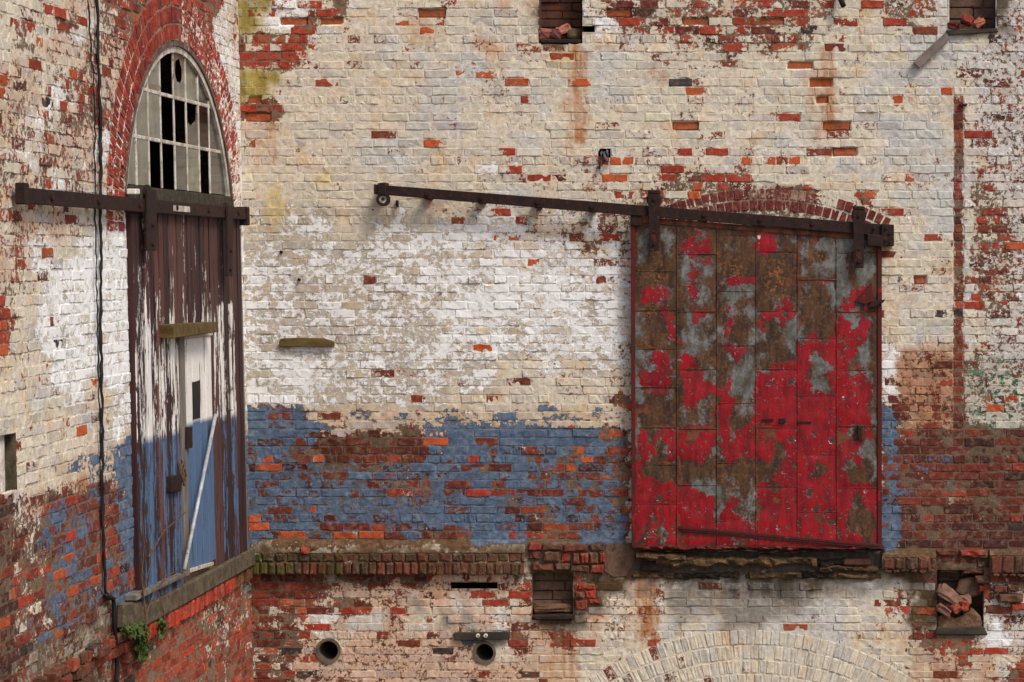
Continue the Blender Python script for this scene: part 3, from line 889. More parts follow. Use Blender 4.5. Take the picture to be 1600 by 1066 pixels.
wall_b = thing('brick_wall', 'long brick wall in peeling cream, white and blue paint behind the red metal door', 'wall', (0, .02, GZ))
RECTS = [(842, -66, 910, 69), (910, 38, 929, 52), (1481, -66, 1556, 48), (831, 893, 897, 968), (1465, 888, 1536, 992), (701, 909, 778, 923),
         (1006, 372, 1360, 850), (380, 843, 826, 896), (822, 848, 948, 893), (945, 849, 992, 902), (988, 850, 1378, 906), (1376, 864, 1470, 890), (1540, 866, 1900, 893)]
CIRC = [(513, 1017, 18), (757, 1020, 16), (944, 240, 10)]
AX1, AY1, AR1 = 1193, 737, 443
AX2, AY2, AR2 = 1172, 1444, 460
corners, fo, area = [], [], []
for k in range(-22, 84):
    y0, y1 = LINE[k], LINE[k + 1]
    ym = (y0 + y1) / 2
    iv = [(356.0, 1900.0)]
    for a, b, c, d in RECTS:
        if y0 + 3 < d and y1 - 3 > b:
            iv = cut(iv, a, c)
    for cx, cy, r in CIRC:
        if abs(ym - cy) < r:
            w = math.sqrt(r * r - (ym - cy) ** 2) + 1
            iv = cut(iv, cx - w, cx + w)
    for cx, cy, r, lim in ((AX1, AY1, AR1, 345), (AX2, AY2, AR2, 9999)):
        if cy - r < ym < lim:
            w = math.sqrt(max(0, r * r - (ym - cy) ** 2))
            iv = cut(iv, cx - w - 1, cx + w + 1)
    head = (k % 7 == 4)
    pitch = 20.0 if head else 39.6
    x = 340 + (k % 2) * 19.8 + random.uniform(-4, 4) + (5 if head else 0)
    js = [x]
    while js[-1] < 1940:
        js.append(js[-1] + pitch * random.uniform(.94, 1.06) * (.5 if (not head and random.random() < .06) else 1))
    pil = 1489 < 1507 and 140 < ym < 700
    if pil:                                   # straight joints beside the removed pipe
        js = sorted([j for j in js if not 1476 < j < 1520] + [1489.5, 1506])
    for a, b in zip(js[:-1], js[1:]):
        for p, q in iv:
            l, r = max(a, p), min(b, q)
            if r - l < 6: continue
            ja, jb = random.uniform(.5, 1.1), random.uniform(.5, 1.1)
            wob = random.gauss(0, .25)
            L, R_, T_, B_ = l + ja, r - jb, y0 + random.uniform(.5, 1.1) + wob, y1 - random.uniform(.5, 1.1) + wob
            if B_ > 1188: continue
            corners.append((pb(L, T_), pb(R_, T_), pb(L, B_), pb(R_, B_)))
            fo.append(random.gauss(0, .0022) + (.004 if random.random() < .05 else 0))
            vis = 0 < (L + R_) / 2 < 1600 and 0 < ym < 1066 and L > 392
            area.append((R_ - L) * (B_ - T_) * (1 if vis else .01))
Wv, at = brick_batch(corners, fr_back, pxb, fb, fo, OVER_B)
emit_bricks(Wv, at, wall_b, np.array(area), 300)

def hole_rect(x0, y0, x1, y1):
    (s0, z1), (s1, z0) = pb(x0, y0), pb(x1, y1)
    return lambda s, z: (s > s0) & (s < s1) & (z > z0) & (z < z1)
def hole_circ(x, y, r):
    s0, z0 = pb(x, y)
    return lambda s, z: (s - s0) ** 2 + (z - z0) ** 2 < (r * M) ** 2
holes = [hole_rect(a + 1, b + 1, c - 1, d - 1) for a, b, c, d in RECTS[:6]] + [hole_circ(*c) for c in CIRC]
(s0, z1), (s1, z0) = pb(356, -200), pb(1900, 1190)
mortar_sheet('mortar', wall_b, fr_back, pxb, fb, s0, s1, z0, z1, .0245, holes)

def arch(parent, frame, cs, cz, rings, a0, a1, pitch, to_px, paint_f, smax=None, front=.0, gap=1.6, post=None, fback=-.03):
    bed = ring_bed('brick_arch', frame, cs, cz, rings[0][0], rings[-1][1], a0, a1, front - .005, to_px, paint_f, parent, smax)
    cr = []
    for i, (r0, r1) in enumerate(rings):
        cr += [c for c in ring_corners(cs, cz, r0 + .8, r1 - .8, a0 + i * .0, a1, pitch * random.uniform(.97, 1.03), gap)]
    if smax is not None:
        cr = [c for c in cr if max(p[0] for p in c) < smax]
    f = [front + random.gauss(0, .002) for _ in cr]
    Wv, at = brick_batch(cr, frame, to_px, paint_f, f, back=fback)
    if post: post(at, cr)
    for i in range(len(cr)):
        make('brick', Wv[i], BF.tolist(), 'wall', bed, {k: a[i] for k, a in at.items()})
    return bed

def set_brick(at, i, rgb, cov, top):
    at['brick_col'][i][:, :3] = lin(rgb) * random.uniform(.85, 1.15)
    at['coat'][i][:, 3] = cov
    at['top'][i][:, 3] = top
    at['brick_col'][i][:, 3] = -.3
def post_door(at, cr):
    for i, c in enumerate(cr):
        x = VX + c[0][0] / M
        r = math.hypot(x - AX1, AY1 - (VY - c[0][1] / M))
        white = r > 432 and 1150 < x < 1300
        set_brick(at, i, (112, 44, 42), .62 + random.uniform(-.2, .2) if white else random.uniform(.05, .3), .25 if white else 0)
a_l, a_r = math.degrees(math.acos(-205 / 443)), math.degrees(math.acos(205 / 443))
arch(wall_b, fr_back, AX1 - VX, VY - AY1, [(408, 425), (426, 443)], 63, 116, 12.6, pxb, fb, post=post_door, front=.003)
def post_low(at, cr):
    for i, c in enumerate(cr):
        x = VX + c[0][0] / M
        bare = random.random() < (.28 if x < 1060 else .06)
        set_brick(at, i, (112, 48, 40), random.uniform(.3, .7) if bare else random.uniform(.78, .95), random.uniform(.1, .35))
        at['coat'][i][:, :3] = lin((216, 206, 186) if random.random() < .6 else (200, 195, 184)) * random.uniform(.9, 1.02)
arch(wall_b, fr_back, AX2 - VX, VY - AY2, [(370, 391), (392, 413), (414, 436), (437, 460)], 42, 138, 12.8, pxb, fb, post=post_low, front=.004)

# projecting ledge: sloping mortar on a course of headers over a course of bricks on edge
def ledge(x0, x1, topy, dark, hy=(863, 876), ry=(877.5, 896)):
    K = int((x1 - x0) / 6) + 2
    xs = np.linspace(x0, x1, K)
    prof = [(-.01, topy), (.02, topy + 1), (.05, topy + 9), (.068, hy[0] - 1), (.062, hy[0]), (.062, ry[1] - 3), (-.01, ry[1] - 1)]
    S, N, Z = [], [], []
    for n, y in prof:
        for x in xs:
            s, z = pb(x, y)
            S.append(s); N.append(n + (vnoise(np.array(x / 7.), np.array(y / 5.), 4) - .5) * .016); Z.append(z + random.uniform(-.003, .003))
    idx = np.arange(K * len(prof)).reshape(len(prof), K)
    F = np.stack([idx[:-1, :-1], idx[1:, :-1], idx[1:, 1:], idx[:-1, 1:]], -1).reshape(-1, 4)
    bed = painted('ledge', fr_back, S, N, Z, F, pxb, fb, wall_b, (96, 72, 46))
    cr, f = [], []
    x = x0
    while x < x1 - 6:
        w = random.uniform(16.5, 19.5)
        cr.append((pb(x + .8, hy[0] + random.uniform(-.8, .8)), pb(min(x + w, x1) - .8, hy[0] + random.uniform(-.8, .8)), pb(x + .8, hy[1]), pb(min(x + w, x1) - .8, hy[1])))
        f.append(.078 + random.gauss(0, .004)); x += w
    x = x0 + 3
    while x < x1 - 6:
        w = random.uniform(12, 14)
        if random.random() > .03:
            dy = random.uniform(-1, .8)
            cr.append((pb(x + .9, ry[0] + dy), pb(min(x + w, x1) - .9, ry[0] + dy), pb(x + .9, ry[1] + dy), pb(min(x + w, x1) - .9, ry[1] + dy)))
            f.append(.088 + random.gauss(0, .005))
        x += w
    Wv, at = brick_batch(cr, fr_back, pxb, fb, f, back=.02, bev=.012, ins=.012)
    for i, c in enumerate(cr):
        xx = VX + c[0][0] / M
        moss = max(0, 1 - (xx - 390) / 420) if xx < 900 else .1
        base = [(92, 64, 44), (84, 66, 46), (104, 62, 48), (112, 60, 44), (78, 58, 44)][random.randrange(5)]
        set_brick(at, i, base, .06, 0)
        at['coat'][i][:, :3] = lin((84, 82, 34)); at['coat'][i][:, 3] = moss * random.uniform(.15, .75)
        make('brick', Wv[i], BF.tolist(), 'wall', bed, {k: a[i] for k, a in at.items()})
ledge(394, 822, 843, True)
ledge(1546, 1890, 858, False, (867, 894), (895, 896.5))
ledge(1378, 1462, 857, False, (870, 888), (889, 890.5))

# broken brickwork over the square recess: pieces at odd depths
def rough_bricks(specs, parent, cols, jit=.006):
    for (x0, y0, x1, y1, n) in specs:
        q = [pb(x0 + random.uniform(-1, 1), y0 + random.uniform(-1, 1)), pb(x1 + random.uniform(-1, 1), y0 + random.uniform(-1, 1)),
             pb(x0 + random.uniform(-1, 1), y1 + random.uniform(-1, 1)), pb(x1 + random.uniform(-1, 1), y1 + random.uniform(-1, 1))]
        Wv, at = brick_batch([q], fr_back, pxb, fb, [n], back=-.06, bev=.012, ins=.010, rough=.004)
        set_brick(at, 0, random.choice(cols), random.uniform(0, .25), 0)
        at['stain'][0][:, 3] = random.uniform(0, .4)
        make('brick', Wv[0], BF.tolist(), 'wall', parent, {k: a[0] for k, a in at.items()})
REDS = [(150, 52, 36), (166, 62, 40), (132, 52, 40), (110, 60, 44), (96, 66, 50)]
BRN = [(96, 68, 52), (112, 60, 46), (84, 62, 48), (124, 76, 58)]
rough_bricks([(826, 848, 846, 859, .03), (848, 849, 880, 860, .045), (882, 850, 918, 861, .04), (922, 849, 944, 860, .03),
              (828, 862, 846, 874, .02), (850, 861, 874, 876, .05), (878, 862, 892, 878, .02), (895, 863, 906, 880, .06), (908, 864, 919, 880, .05), (921, 863, 934, 880, .06),
              (832, 879, 866, 891, .03), (868, 880, 892, 890, .035), (893, 882, 921, 893, .05), (923, 882, 943, 894, .055), (938, 864, 945, 878, .03),
              (902, 912, 930, 921, .02), (900, 924, 912, 934, .03), (914, 922, 930, 935, .015), (920, 936, 938, 944, .02), (900, 938, 918, 952, .02)], wall_b, REDS)
rough_bricks([(1462, 868, 1490, 880, .0), (1492, 872, 1512, 884, -.02), (1514, 862, 1544, 872, .03), (1500, 858, 1542, 868, .04), (1504, 884, 1540, 898, -.01), (1524, 900, 1546, 912, .02),
              (1530, 914, 1548, 925, .0), (1462, 858, 1498, 868, .02), (1470, 884, 1496, 896, -.03), (1526, 874, 1545, 886, .01),
              (1552, 914, 1572, 924, .06), (1574, 912, 1592, 923, .06), (1560, 927, 1598, 940, .07), (1580, 942, 1612, 953, .06), (1538, 930, 1556, 944, .0), (1540, 946, 1562, 958, .01)], wall_b, REDS + BRN)

# recesses
def recess(x0, y0, x1, y1, depth, mat, blocks=(0, 0), top=True, slab=None):
    (s0, z1), (s1, z0) = pb(x0, y0), pb(x1, y1)
    V, F = [], []
    g = lambda a, n, b: fr_back(a, n, b)
    P = [g(s0, 0, z0), g(s1, 0, z0), g(s1, 0, z1), g(s0, 0, z1), g(s0, -depth, z0), g(s1, -depth, z0), g(s1, -depth, z1), g(s0, -depth, z1)]
    F = [[4, 5, 6, 7], [0, 1, 5, 4], [1, 2, 6, 5], [3, 0, 4, 7], [2, 3, 7, 6]]
    r = make('recess', np.array(P), F, mat, wall_b)
    nx, ny = blocks
    for j in range(ny):
        off = random.uniform(-.3, .3)
        ed = [0] + [min(max((i + .5 * (j % 2) + off * .3) / nx, 0), 1) for i in range(1, nx)] + [1]
        for a, b in zip(ed[:-1], ed[1:]):
            if b - a < .12: continue
            yy0, yy1 = y0 + (y1 - y0) * j / ny, y0 + (y1 - y0) * (j + 1) / ny
            bbox('brick', x0 + (x1 - x0) * a + .8, yy0 + .6, x0 + (x1 - x0) * b - .8, yy1 - .6, -depth - .02, -depth + random.uniform(.012, .035), mat, r, bevel=.006, jit=.002)
    return r
MAT['brownbrick'] = blotch('sooty_brown_brick', (74, 50, 40), (98, 62, 48), (120, 56, 38), 12, rough=.93, bump=.8, bd=.006)
recess(842, -60, 910, 69, .20, 'brownbrick', (2, 10))
bbox('sill_slab', 843, 61, 909, 68, -.2, -.01, 'soot', wall_b, bevel=.008)
recess(909, 38, 929, 52, .14, 'dark')
recess(1481, -60, 1556, 48, .18, 'clinker', (2, 6))
recess(831, 893, 897, 968, .13, 'clinker', (2, 5))
bbox('sill_slab', 832, 961, 896, 969, -.12, .035, 'soot', wall_b, bevel=.01, jit=.004)
bbox('sill_slab', 834, 946, 895, 957, -.12, -.03, 'mortarheap', wall_b, bevel=.014, jit=.008, sub=2)
recess(1465, 888, 1536, 992, .22, 'clinker', (2, 5))
bquad('sill_slab', [(1464, 980), (1538, 980), (1544, 993), (1460, 993)], -.2, .03, 'darkwood', wall_b, bevel=.01, jit=.003)
recess(701, 909, 778, 923, .25, 'dark')

# loose rubble: each piece a thing
def rubble(x, y, w, h, rot, n, rgb, label, grp=None):
    bm = bmesh.new()
    bmesh.ops.create_cube(bm, size=1)
    bmesh.ops.scale(bm, vec=(w * M, .08, h * M), verts=bm.verts)
    bmesh.ops.bevel(bm, geom=list(bm.edges), offset=min(w, h) * M * .18, segments=1, affect='EDGES')
    bmesh.ops.subdivide_edges(bm, edges=list(bm.edges), cuts=1, use_grid_fill=True)
    Rm = Matrix.Rotation(math.radians(rot), 3, 'Y') @ Matrix.Rotation(random.uniform(-.3, .3), 3, 'X') @ Matrix.Rotation(random.uniform(-.4, .4), 3, 'Z')
    s, z = pb(x, y, n)
    V = np.array([(Rm @ v.co)[:] for v in bm.verts]) + RNG.normal(0, .004, (len(bm.verts), 3)) + np.array([s, -n, z])
    bm.verts.index_update()
    F = [[v.index for v in f.verts] for f in bm.faces]
    bm.free()
    key = 'rub%d_%d_%d' % rgb
    if key not in MAT:
        MAT[key] = blotch('broken_brick_face', rgb, tuple(int(c * .78) for c in rgb), (150, 120, 100), 16, rough=.95, bump=.8, bd=.006)
    o = make('broken_brick', V, F, MAT[key])
    tag(o, label, 'brick', grp)
rubble(852, 53, 24, 15, 8, -.06, (150, 92, 78), 'pink broken brick lying leftmost in the small recess at the top of the wall')
rubble(880, 46, 22, 12, -25, -.07, (186, 116, 98), 'pale pink brick chip topmost of the pile in the top recess')
rubble(869, 55, 16, 13, 20, -.05, (120, 76, 66), 'dull brown brick lump in the middle of the top recess pile')
rubble(897, 54, 24, 16, -5, -.09, (92, 78, 54), 'olive brown block at the right end of the top recess pile')
rubble(1511, 32, 17, 15, 30, -.05, (158, 66, 50), 'red brick chunk standing in the recess above the slanting plank')
rubble(1529, 36, 18, 10, -30, -.04, (182, 108, 82), 'orange brick chip right of the red chunk above the slanting plank')
rubble(1490, 41, 18, 11, 5, -.03, (96, 42, 34), 'dark red half brick at the left end of the recess above the slanting plank')
rubble(1482, 929, 40, 19, 33, .0, (146, 108, 92), 'long pinkish brick lying slantwise on top of the rubble in the broken hole')
rubble(1508, 938, 18, 16, -10, -.03, (158, 118, 94), 'pale lump of brick right of the slanting brick in the broken hole')
rubble(1492, 950, 15, 12, -20, .01, (150, 72, 54), 'small dull red brick piece in the middle of the broken hole')
rubble(1507, 947, 13, 14, 15, .015, (166, 70, 46), 'bright red brick piece next to the dull red one in the broken hole')
rubble(1475, 953, 24, 12, 30, .01, (140, 92, 80), 'pinkish brick piece at the lower left of the broken hole')
rubble(1479, 946, 12, 9, 0, -.03, (88, 66, 54), 'dark brown brick bit below the slanting brick in the broken hole')
heap = bquad('mortar_heap', [(1466, 982), (1536, 982), (1534, 966), (1520, 952), (1506, 962), (1492, 970), (1476, 958), (1466, 962)], -.18, .0, 'mortarheap', None, bevel=.012, jit=.006, sub=1)
tag(heap, 'heap of crumbled brown mortar filling the bottom of the broken hole', 'rubble')
heap2 = bquad('mortar_lump', [(1492, 926), (1500, 906), (1520, 902), (1535, 912), (1534, 930), (1512, 934)], -.2, -.05, 'clinker', None, bevel=.012, jit=.004, sub=1)
tag(heap2, 'grey brown lump of old mortar at the back of the broken hole', 'rubble')

# rotten sill below the red door, concrete patch beside it
sill = thing('door_sill', 'rotten stone sill crumbling away under the red metal door', 'sill', (*pb(1180, 905)[:1], -.05, pb(1180, 905)[1]))
def ragged(name, x0, x1, ytop, ybot, n0, n1, mat, parent, seed, amp=4, step=5):
    xs = np.arange(x0, x1 + step, step)
    K = len(xs)
    prof = [(n0, 0.0), (n1 * .6 + n0 * .4, 0.0), (n1, .25), (n1, .7), (n1 * .6 + n0 * .4, 1.0), (n0, 1.0)]
    S, N, Z = [], [], []
    for j, (n, t) in enumerate(prof):
        for x in xs:
            yt = ytop + (vnoise(np.array(x / 23.), np.array(seed * 1.), seed) - .5) * 2 * amp
            yb = ybot + (vnoise(np.array(x / 17.), np.array(seed * 2.), seed + 3) - .5) * 2 * amp
            nn = n + ((vnoise(np.array(x / 9.), np.array(j * 3.1), seed + 7) - .5) * .045 if 0 < j < 5 else 0)
            s, z = pb(x + random.uniform(-2, 2) * (0 < j < 5), yt + (yb - yt) * t + random.uniform(-.7, .7) * (0 < j < 5))
            S.append(s); N.append(nn + random.uniform(-.006, .006) * (0 < j < 5)); Z.append(z)
    idx = np.arange(K * len(prof)).reshape(len(prof), K)
    F = np.stack([idx[:-1, :-1], idx[1:, :-1], idx[1:, 1:], idx[:-1, 1:]], -1).reshape(-1, 4).tolist()
    F.append([int(i) for i in idx[:, 0]]); F.append([int(i) for i in idx[::-1, -1]])
    return make(name, fr_back(np.array(S), np.array(N), np.array(Z)), F, mat, parent)
ragged('core', 988, 1376, 852, 904, -.05, -.02, 'soot', sill, 31, 2)
ragged('slab', 1026, 1275, 868, 884, -.03, .075, 'stone', sill, 33, 5)
ragged('slab', 996, 1068, 862, 874, -.03, .10, 'stone', sill, 40, 3)
ragged('slab', 1270, 1330, 874, 886, -.03, .04, 'soot', sill, 35, 4)
bbox('block', 1318, 873, 1360, 884, -.03, .06, 'brownbrick', sill, bevel=.01, jit=.004)
bbox('block', 1002, 878, 1036, 893, -.03, .05, 'soot', sill, bevel=.012, jit=.005)
for a, b in ((990, 1052), (1054, 1120), (1123, 1170), (1172, 1250), (1253, 1300), (1302, 1374)):
    ragged('rubble_bed', a, b, 894 + random.uniform(-2, 3), 905, -.03, random.uniform(.0, .03), 'stone' if a in (990, 1172, 1302) else 'soot', sill, a % 50, 2)
ragged('slab', 1282, 1372, 884, 893, -.03, .04, 'stone', sill, 38, 2)
patch = bquad('concrete_patch', [(947, 850), (992, 848), (991, 880), (978, 901), (958, 903), (944, 893), (944, 872)], -.02, .006, 'clinker', None, bevel=.006, jit=.002, sub=1)
tag(patch, 'smooth brown concrete patch on the wall left of the rotten sill', 'patch')

# clay pipe sleeves
for (x, y, r, lab) in ((513, 1017, 17, 'round clay pipe mouth in the lower wall near the corner'), (757, 1020, 15.5, 'round clay pipe mouth in the lower wall right below the sooty board')):
    t = thing('pipe_sleeve', lab, 'pipe', (*[pb(x, y)[0]], 0, pb(x, y)[1]))
    disc('collar', fr_back, pb(x, y), r * M * 1.16, -.02, .010, 'clay', t, 28, hole=r * M * .92)
    disc('barrel', fr_back, pb(x, y), r * M * .95, -.45, .004, 'clay', t, 28, hole=r * M * .88)
    disc('back', fr_back, pb(x, y), r * M * .98, -.47, -.44, 'dark', t, 24, bevel=0)

# boards on the rear wall
bd = thing('sooty_board', 'dark board with two white insulators nailed above a round pipe mouth', 'board', (pb(752, 1000)[0], -.03, pb(752, 1000)[1]))
bquad('plank', [(709, 989), (796, 988), (796, 1000), (710, 1001)], -.005, .04, 'darkwood', bd, bevel=.004, jit=.001)
for x in (747, 759):
    ins = disc('insulator', fr_back, pb(x, 993, .04), .016, .038, .06, 'china', bd, 14, bevel=.003)
    disc('hole', fr_back, pb(x + .3, 993.8, .06), .006, .056, .0625, 'tar', ins, 10, bevel=0)
o = bquad('wall_board', [(436, 533), (440, 529), (468, 528), (505, 529), (521, 534), (521, 542), (436, 542)], -.005, .045, 'mosswood', None, bevel=.004, jit=.001)
tag(o, 'short mossy board fixed flat in the flaking white wall', 'board')
o = bquad('leaning_plank', [(1475, 53), (1484, 60), (1437, 107), (1427, 97)], .01, .06, 'plank', None, bevel=.003, jit=.001)
tag(o, 'bleached grey plank hanging slantwise below the top right recess', 'plank')
o = bquad('recess_board', [(1478, 47), (1558, 44), (1560, 50), (1484, 55)], -.02, .03, 'darkwood', None, bevel=.004, jit=.002)
tag(o, 'thin brown board along the bottom edge of the top right recess', 'board')
p0, p1 = pb(1306, -22, .12), pb(1318, 9, .12)
o = tube('iron_stub', [(p0[0], -.02, p0[1]), (p1[0], -.10, p1[1])], .022, 'iron', None, 12)
tag(o, 'short rusty iron stub poking out at the top of the wall', 'pipe')
# hole with torn cable
s, z = pb(944, 240)
t = thing('torn_cable', 'torn grey cable ends hanging out of a small black hole', 'cable', (s, -.01, z - .06))
disc('hole', fr_back, (s, z), .058, -.2, -.10, 'tar', t, 16, bevel=0)
for pts, r in (([(0, .08, .01), (.0, -.02, .0), (.01, -.045, -.03), (.015, -.05, -.07)], .013), ([(-.02, .06, .02), (-.02, -.03, .0), (-.025, -.04, -.06), (-.035, -.035, -.125)], .009),
               ([(.03, .06, .0), (.03, -.02, -.01), (.04, -.03, -.05), (.02, -.03, -.08), (.05, -.02, -.06)], .005), ([(.02, .05, .02), (.025, -.03, .02), (.03, -.04, -.02)], .01)):
    tube('strand', [(s + a, b, z + c) for a, b, c in pts], r, 'cable', t, 8)
# small iron bits
for x, y, w, h, lab in ((1505, 164, 12, 3, 'thin black iron spike beside the dark red strip on the wall'), (620, 318, 3.5, 10, 'small rusty nail plate below the sloping rail near its upper end')):
    o = bbox('iron_pin', x - w / 2, y - h / 2, x + w / 2, y + h / 2, -.01, .04, 'iron', None, bevel=.002)
    tag(o, lab, 'nail')
for (x, y, lab) in ((440, 394, 'white tipped hook in the flaking wall near the corner'), (468, 437, 'small black bolt hole plug in the white flaking wall')):
    o = disc('wall_plug', fr_back, pb(x, y), .012, -.005, .03, 'tar', None, 10)
    tag(o, lab, 'hook')
#PART4
# ------------------------------------------------------------------ side wall
wall_s = thing('brick_wall', 'side brick wall with red arch, flaking white paint and bare red lower part', 'wall', (pb(385, 0)[0], -3, GZ))
ACS, ACZ, AR = -330.0, 29.5, 278.0         # centre and radius of the window arch, rear-wall pixels
SILL_T, SILL_B = -448, -476                # heights of the stone sill
n_s0, n_z0 = ps(27, 771); n_s1, n_z1 = ps(-40, 690)
corners, fo, area = [], [], []
for k in range(-22, 84):
    y0, y1 = LINE[k], LINE[k + 1]
    zm = VY - (y0 + y1) / 2
    iv = [(-1750.0, -1.5)]
    if zm > ACZ - 4:
        R_ = 349.5
        if abs(zm - ACZ) < R_:
            w = math.sqrt(R_ * R_ - (zm - ACZ) ** 2)
            iv = cut(iv, ACS - w - .8, min(ACS + w + .8, 0))
    if SILL_T < zm <= ACZ - 4:
        iv = cut(iv, -590, -60)
    if SILL_B - 18 < zm <= SILL_T:
        iv = cut(iv, -640, -1)
    if n_z0 / M < zm < n_z1 / M:
        iv = cut(iv, n_s0 / M - 160, n_s0 / M)
    head = (k % 7 == 4)
    pitch = 20.0 if head else 40.5
    x = -1790 + (k % 2) * 20 + random.uniform(-4, 4)
    js = [x]
    while js[-1] < 20:
        js.append(js[-1] + pitch * random.uniform(.94, 1.06) * (.5 if (not head and random.random() < .08) else 1))
    for a, b in zip(js[:-1], js[1:]):
        for p, q in iv:
            l, r = max(a, p), min(b, q)
            if r - l < 6: continue
            wob = random.gauss(0, .3)
            L, R_, T_, B_ = l + random.uniform(.5, 1.2), r - random.uniform(.5, 1.2), VY - y0 - random.uniform(.5, 1.2) + wob, VY - y1 + random.uniform(.5, 1.2) + wob
            if VY - B_ > 1188: continue
            corners.append(((L * M, T_ * M), (R_ * M, T_ * M), (L * M, B_ * M), (R_ * M, B_ * M)))
            f = random.gauss(0, .0025)
            # toothing of a torn-off wall: bricks left sticking out
            cx, cy = side_px((L + R_) / 2 * M, (T_ + B_) / 2 * M)
            e = cy - (1066 - .72 * (cx - 0))
            if cx < 172 and cy > 945 and e > -8 and random.random() < .08:
                f += random.uniform(.015, .06)
            fo.append(f)
            px0, py0 = side_px(L * M, T_ * M); px1, py1 = side_px(R_ * M, B_ * M)
            vis = px1 > 0 and py1 > 0 and py0 < 1066
            area.append(abs(px1 - px0) * abs(py1 - py0) * (1 if vis else .01))
OVER_S = [(8, 480, 'r'), (7, 495, 'r'), (8, 515, 'o'), (3, 533, 'r'), (12, 552, 'o'), (152, 603, 'o'), (197, 608, 'o'), (85, 544, 'k'), (84, 89, 'k'), (120, 30, 'r'), (100, 25, 'r'), (78, 17, 'r'),
          (58, 65, 'o'), (22, 35, 'r'), (38, 40, 'r'), (110, 112, 'o'), (98, 127, 'r'), (122, 134, 'r'), (130, 155, 'r'), (72, 178, 'r'), (97, 163, 'r'), (8, 128, 'o'), (3, 145, 'o'),
          (94, 905, 'o'), (142, 905, 'o'), (110, 835, 'r'), (108, 868, 'o'), (92, 980, 'o'), (118, 985, 'o'), (55, 940, 'r'), (10, 925, 'o'), (8, 970, 'o'), (70, 590, 'o'), (135, 670, 'o')]
Wv, at = brick_batch(corners, fr_side, pxs, fs, fo, OVER_S)
emit_bricks(Wv, at, wall_s, np.array(area), 300)
def hole_arch(s, z):
    return ((s / M - ACS) ** 2 + (z / M - ACZ) ** 2 < (AR - 2) ** 2) & (z / M > 60)
def hole_niche(s, z):
    return (s < n_s0) & (s > n_s0 - .8) & (z > n_z0) & (z < n_z1)
mortar_sheet('mortar', wall_s, fr_side, pxs, fs, -1750 * M, 0.0, GZ, (VY + 200) * M, .0245, [hole_arch, hole_niche])
def post_win(at, cr):
    for i, c in enumerate(cr):
        s, z = (c[0][0] + c[3][0]) / 2 / M - ACS, (c[0][1] + c[3][1]) / 2 / M - ACZ
        low = max(0, 1 - z / 190)
        rgt = 1 if s > 0 else 0
        set_brick(at, i, random.choice([(150, 52, 40), (138, 48, 38), (160, 58, 42), (128, 46, 40)]), min(.16 + .30 * low + .24 * rgt + random.uniform(-.12, .12), .7), .06 + .30 * low * random.random())
        at['coat'][i][:, :3] = lin((222, 208, 196))
arch(wall_s, fr_side, ACS, ACZ, [(AR, AR + 23), (AR + 24, AR + 47), (AR + 48, AR + 71)], 1, 179, 13.6, pxs, fs, smax=-.01, front=.004, post=post_win)

# the wall's thickness round the window and the dark room behind
V, F = [], []
K = 40
for i in range(K + 1):
    t = math.pi * i / K
    for n in (.0, -.35):
        V.append(fr_side((ACS + (AR - 1) * math.cos(t)) * M, n, (ACZ + (AR - 1) * math.sin(t)) * M))
for i in range(K):
    F.append([2 * i, 2 * i + 1, 2 * i + 3, 2 * i + 2])
make('reveal', np.array(V), F, 'brownframe', wall_s)
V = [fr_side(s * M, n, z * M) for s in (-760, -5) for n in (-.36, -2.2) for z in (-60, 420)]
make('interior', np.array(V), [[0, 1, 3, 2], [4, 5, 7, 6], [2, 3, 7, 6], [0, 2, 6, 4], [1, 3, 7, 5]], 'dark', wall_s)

# arched window
win = thing('arched_window', 'arched many paned window with broken panes above the wooden door', 'window', tuple(fr_side(ACS * M, 0, 90 * M)))
GN = -.03                                   # glass plane
RG = AR - 17
def arc_frame(name, r0, r1, n0, n1, mat, parent, zmin):
    poly, Kk = [], 36
    a_out = math.asin((zmin - ACZ) / r1); a_in = math.asin((zmin - ACZ) / r0)
    V, F = [], []
    for i in range(Kk + 1):
        to = a_out + (math.pi - 2 * a_out) * i / Kk
        ti = a_in + (math.pi - 2 * a_in) * i / Kk
        for r, n, t in ((r1, n0, to), (r1, n1, to), (r0, n1, ti), (r0, n0, ti)):
            V.append(fr_side((ACS + r * math.cos(t)) * M, n, (ACZ + r * math.sin(t)) * M))
    for i in range(Kk):
        for a in range(4):
            b = (a + 1) % 4
            F.append([i * 4 + a, (i + 1) * 4 + a, (i + 1) * 4 + b, i * 4 + b])
    F.append([0, 1, 2, 3]); F.append([Kk * 4 + a for a in (3, 2, 1, 0)])
    return make(name, np.array(V), F, mat, parent)
arc_frame('outer_frame', AR - 8, AR - 1, -.07, .005, 'brownframe', win, 80)
arc_frame('inner_frame', RG, AR - 8.5, -.06, -.008, 'whitewood', win, 84)
solid('bottom_rail', fr_side, [((ACS - 266) * M, 78 * M), ((ACS + 266) * M, 78 * M), ((ACS + 266) * M, 96 * M), ((ACS - 266) * M, 96 * M)], -.06, .0, 'darkwood', win, bevel=.004)
mun = [-(a * D / M) for a in (.1558, .1392, .1221, .1029, .0849, .0660, .0496)]
ztop = lambda s, r=RG: ACZ + math.sqrt(max(0, r * r - (s - ACS) ** 2))
for s in mun:
    solid('muntin', fr_side, [((s - 2.2) * M, 97 * M), ((s + 2.2) * M, 97 * M), ((s + 2.2) * M, ztop(s) * M), ((s - 2.2) * M, ztop(s) * M)], -.036, -.022, 'whitewood', win, bevel=.004)
for z in (162, 227):
    w = math.sqrt(RG * RG - (z - ACZ) ** 2)
    solid('glazing_bar', fr_side, [((ACS - w) * M, (z - 2.6) * M), ((ACS + w) * M, (z - 2.6) * M), ((ACS + w) * M, (z + 2.6) * M), ((ACS - w) * M, (z + 2.6) * M)], -.037, -.0235, 'whitewood', win, bevel=.004)
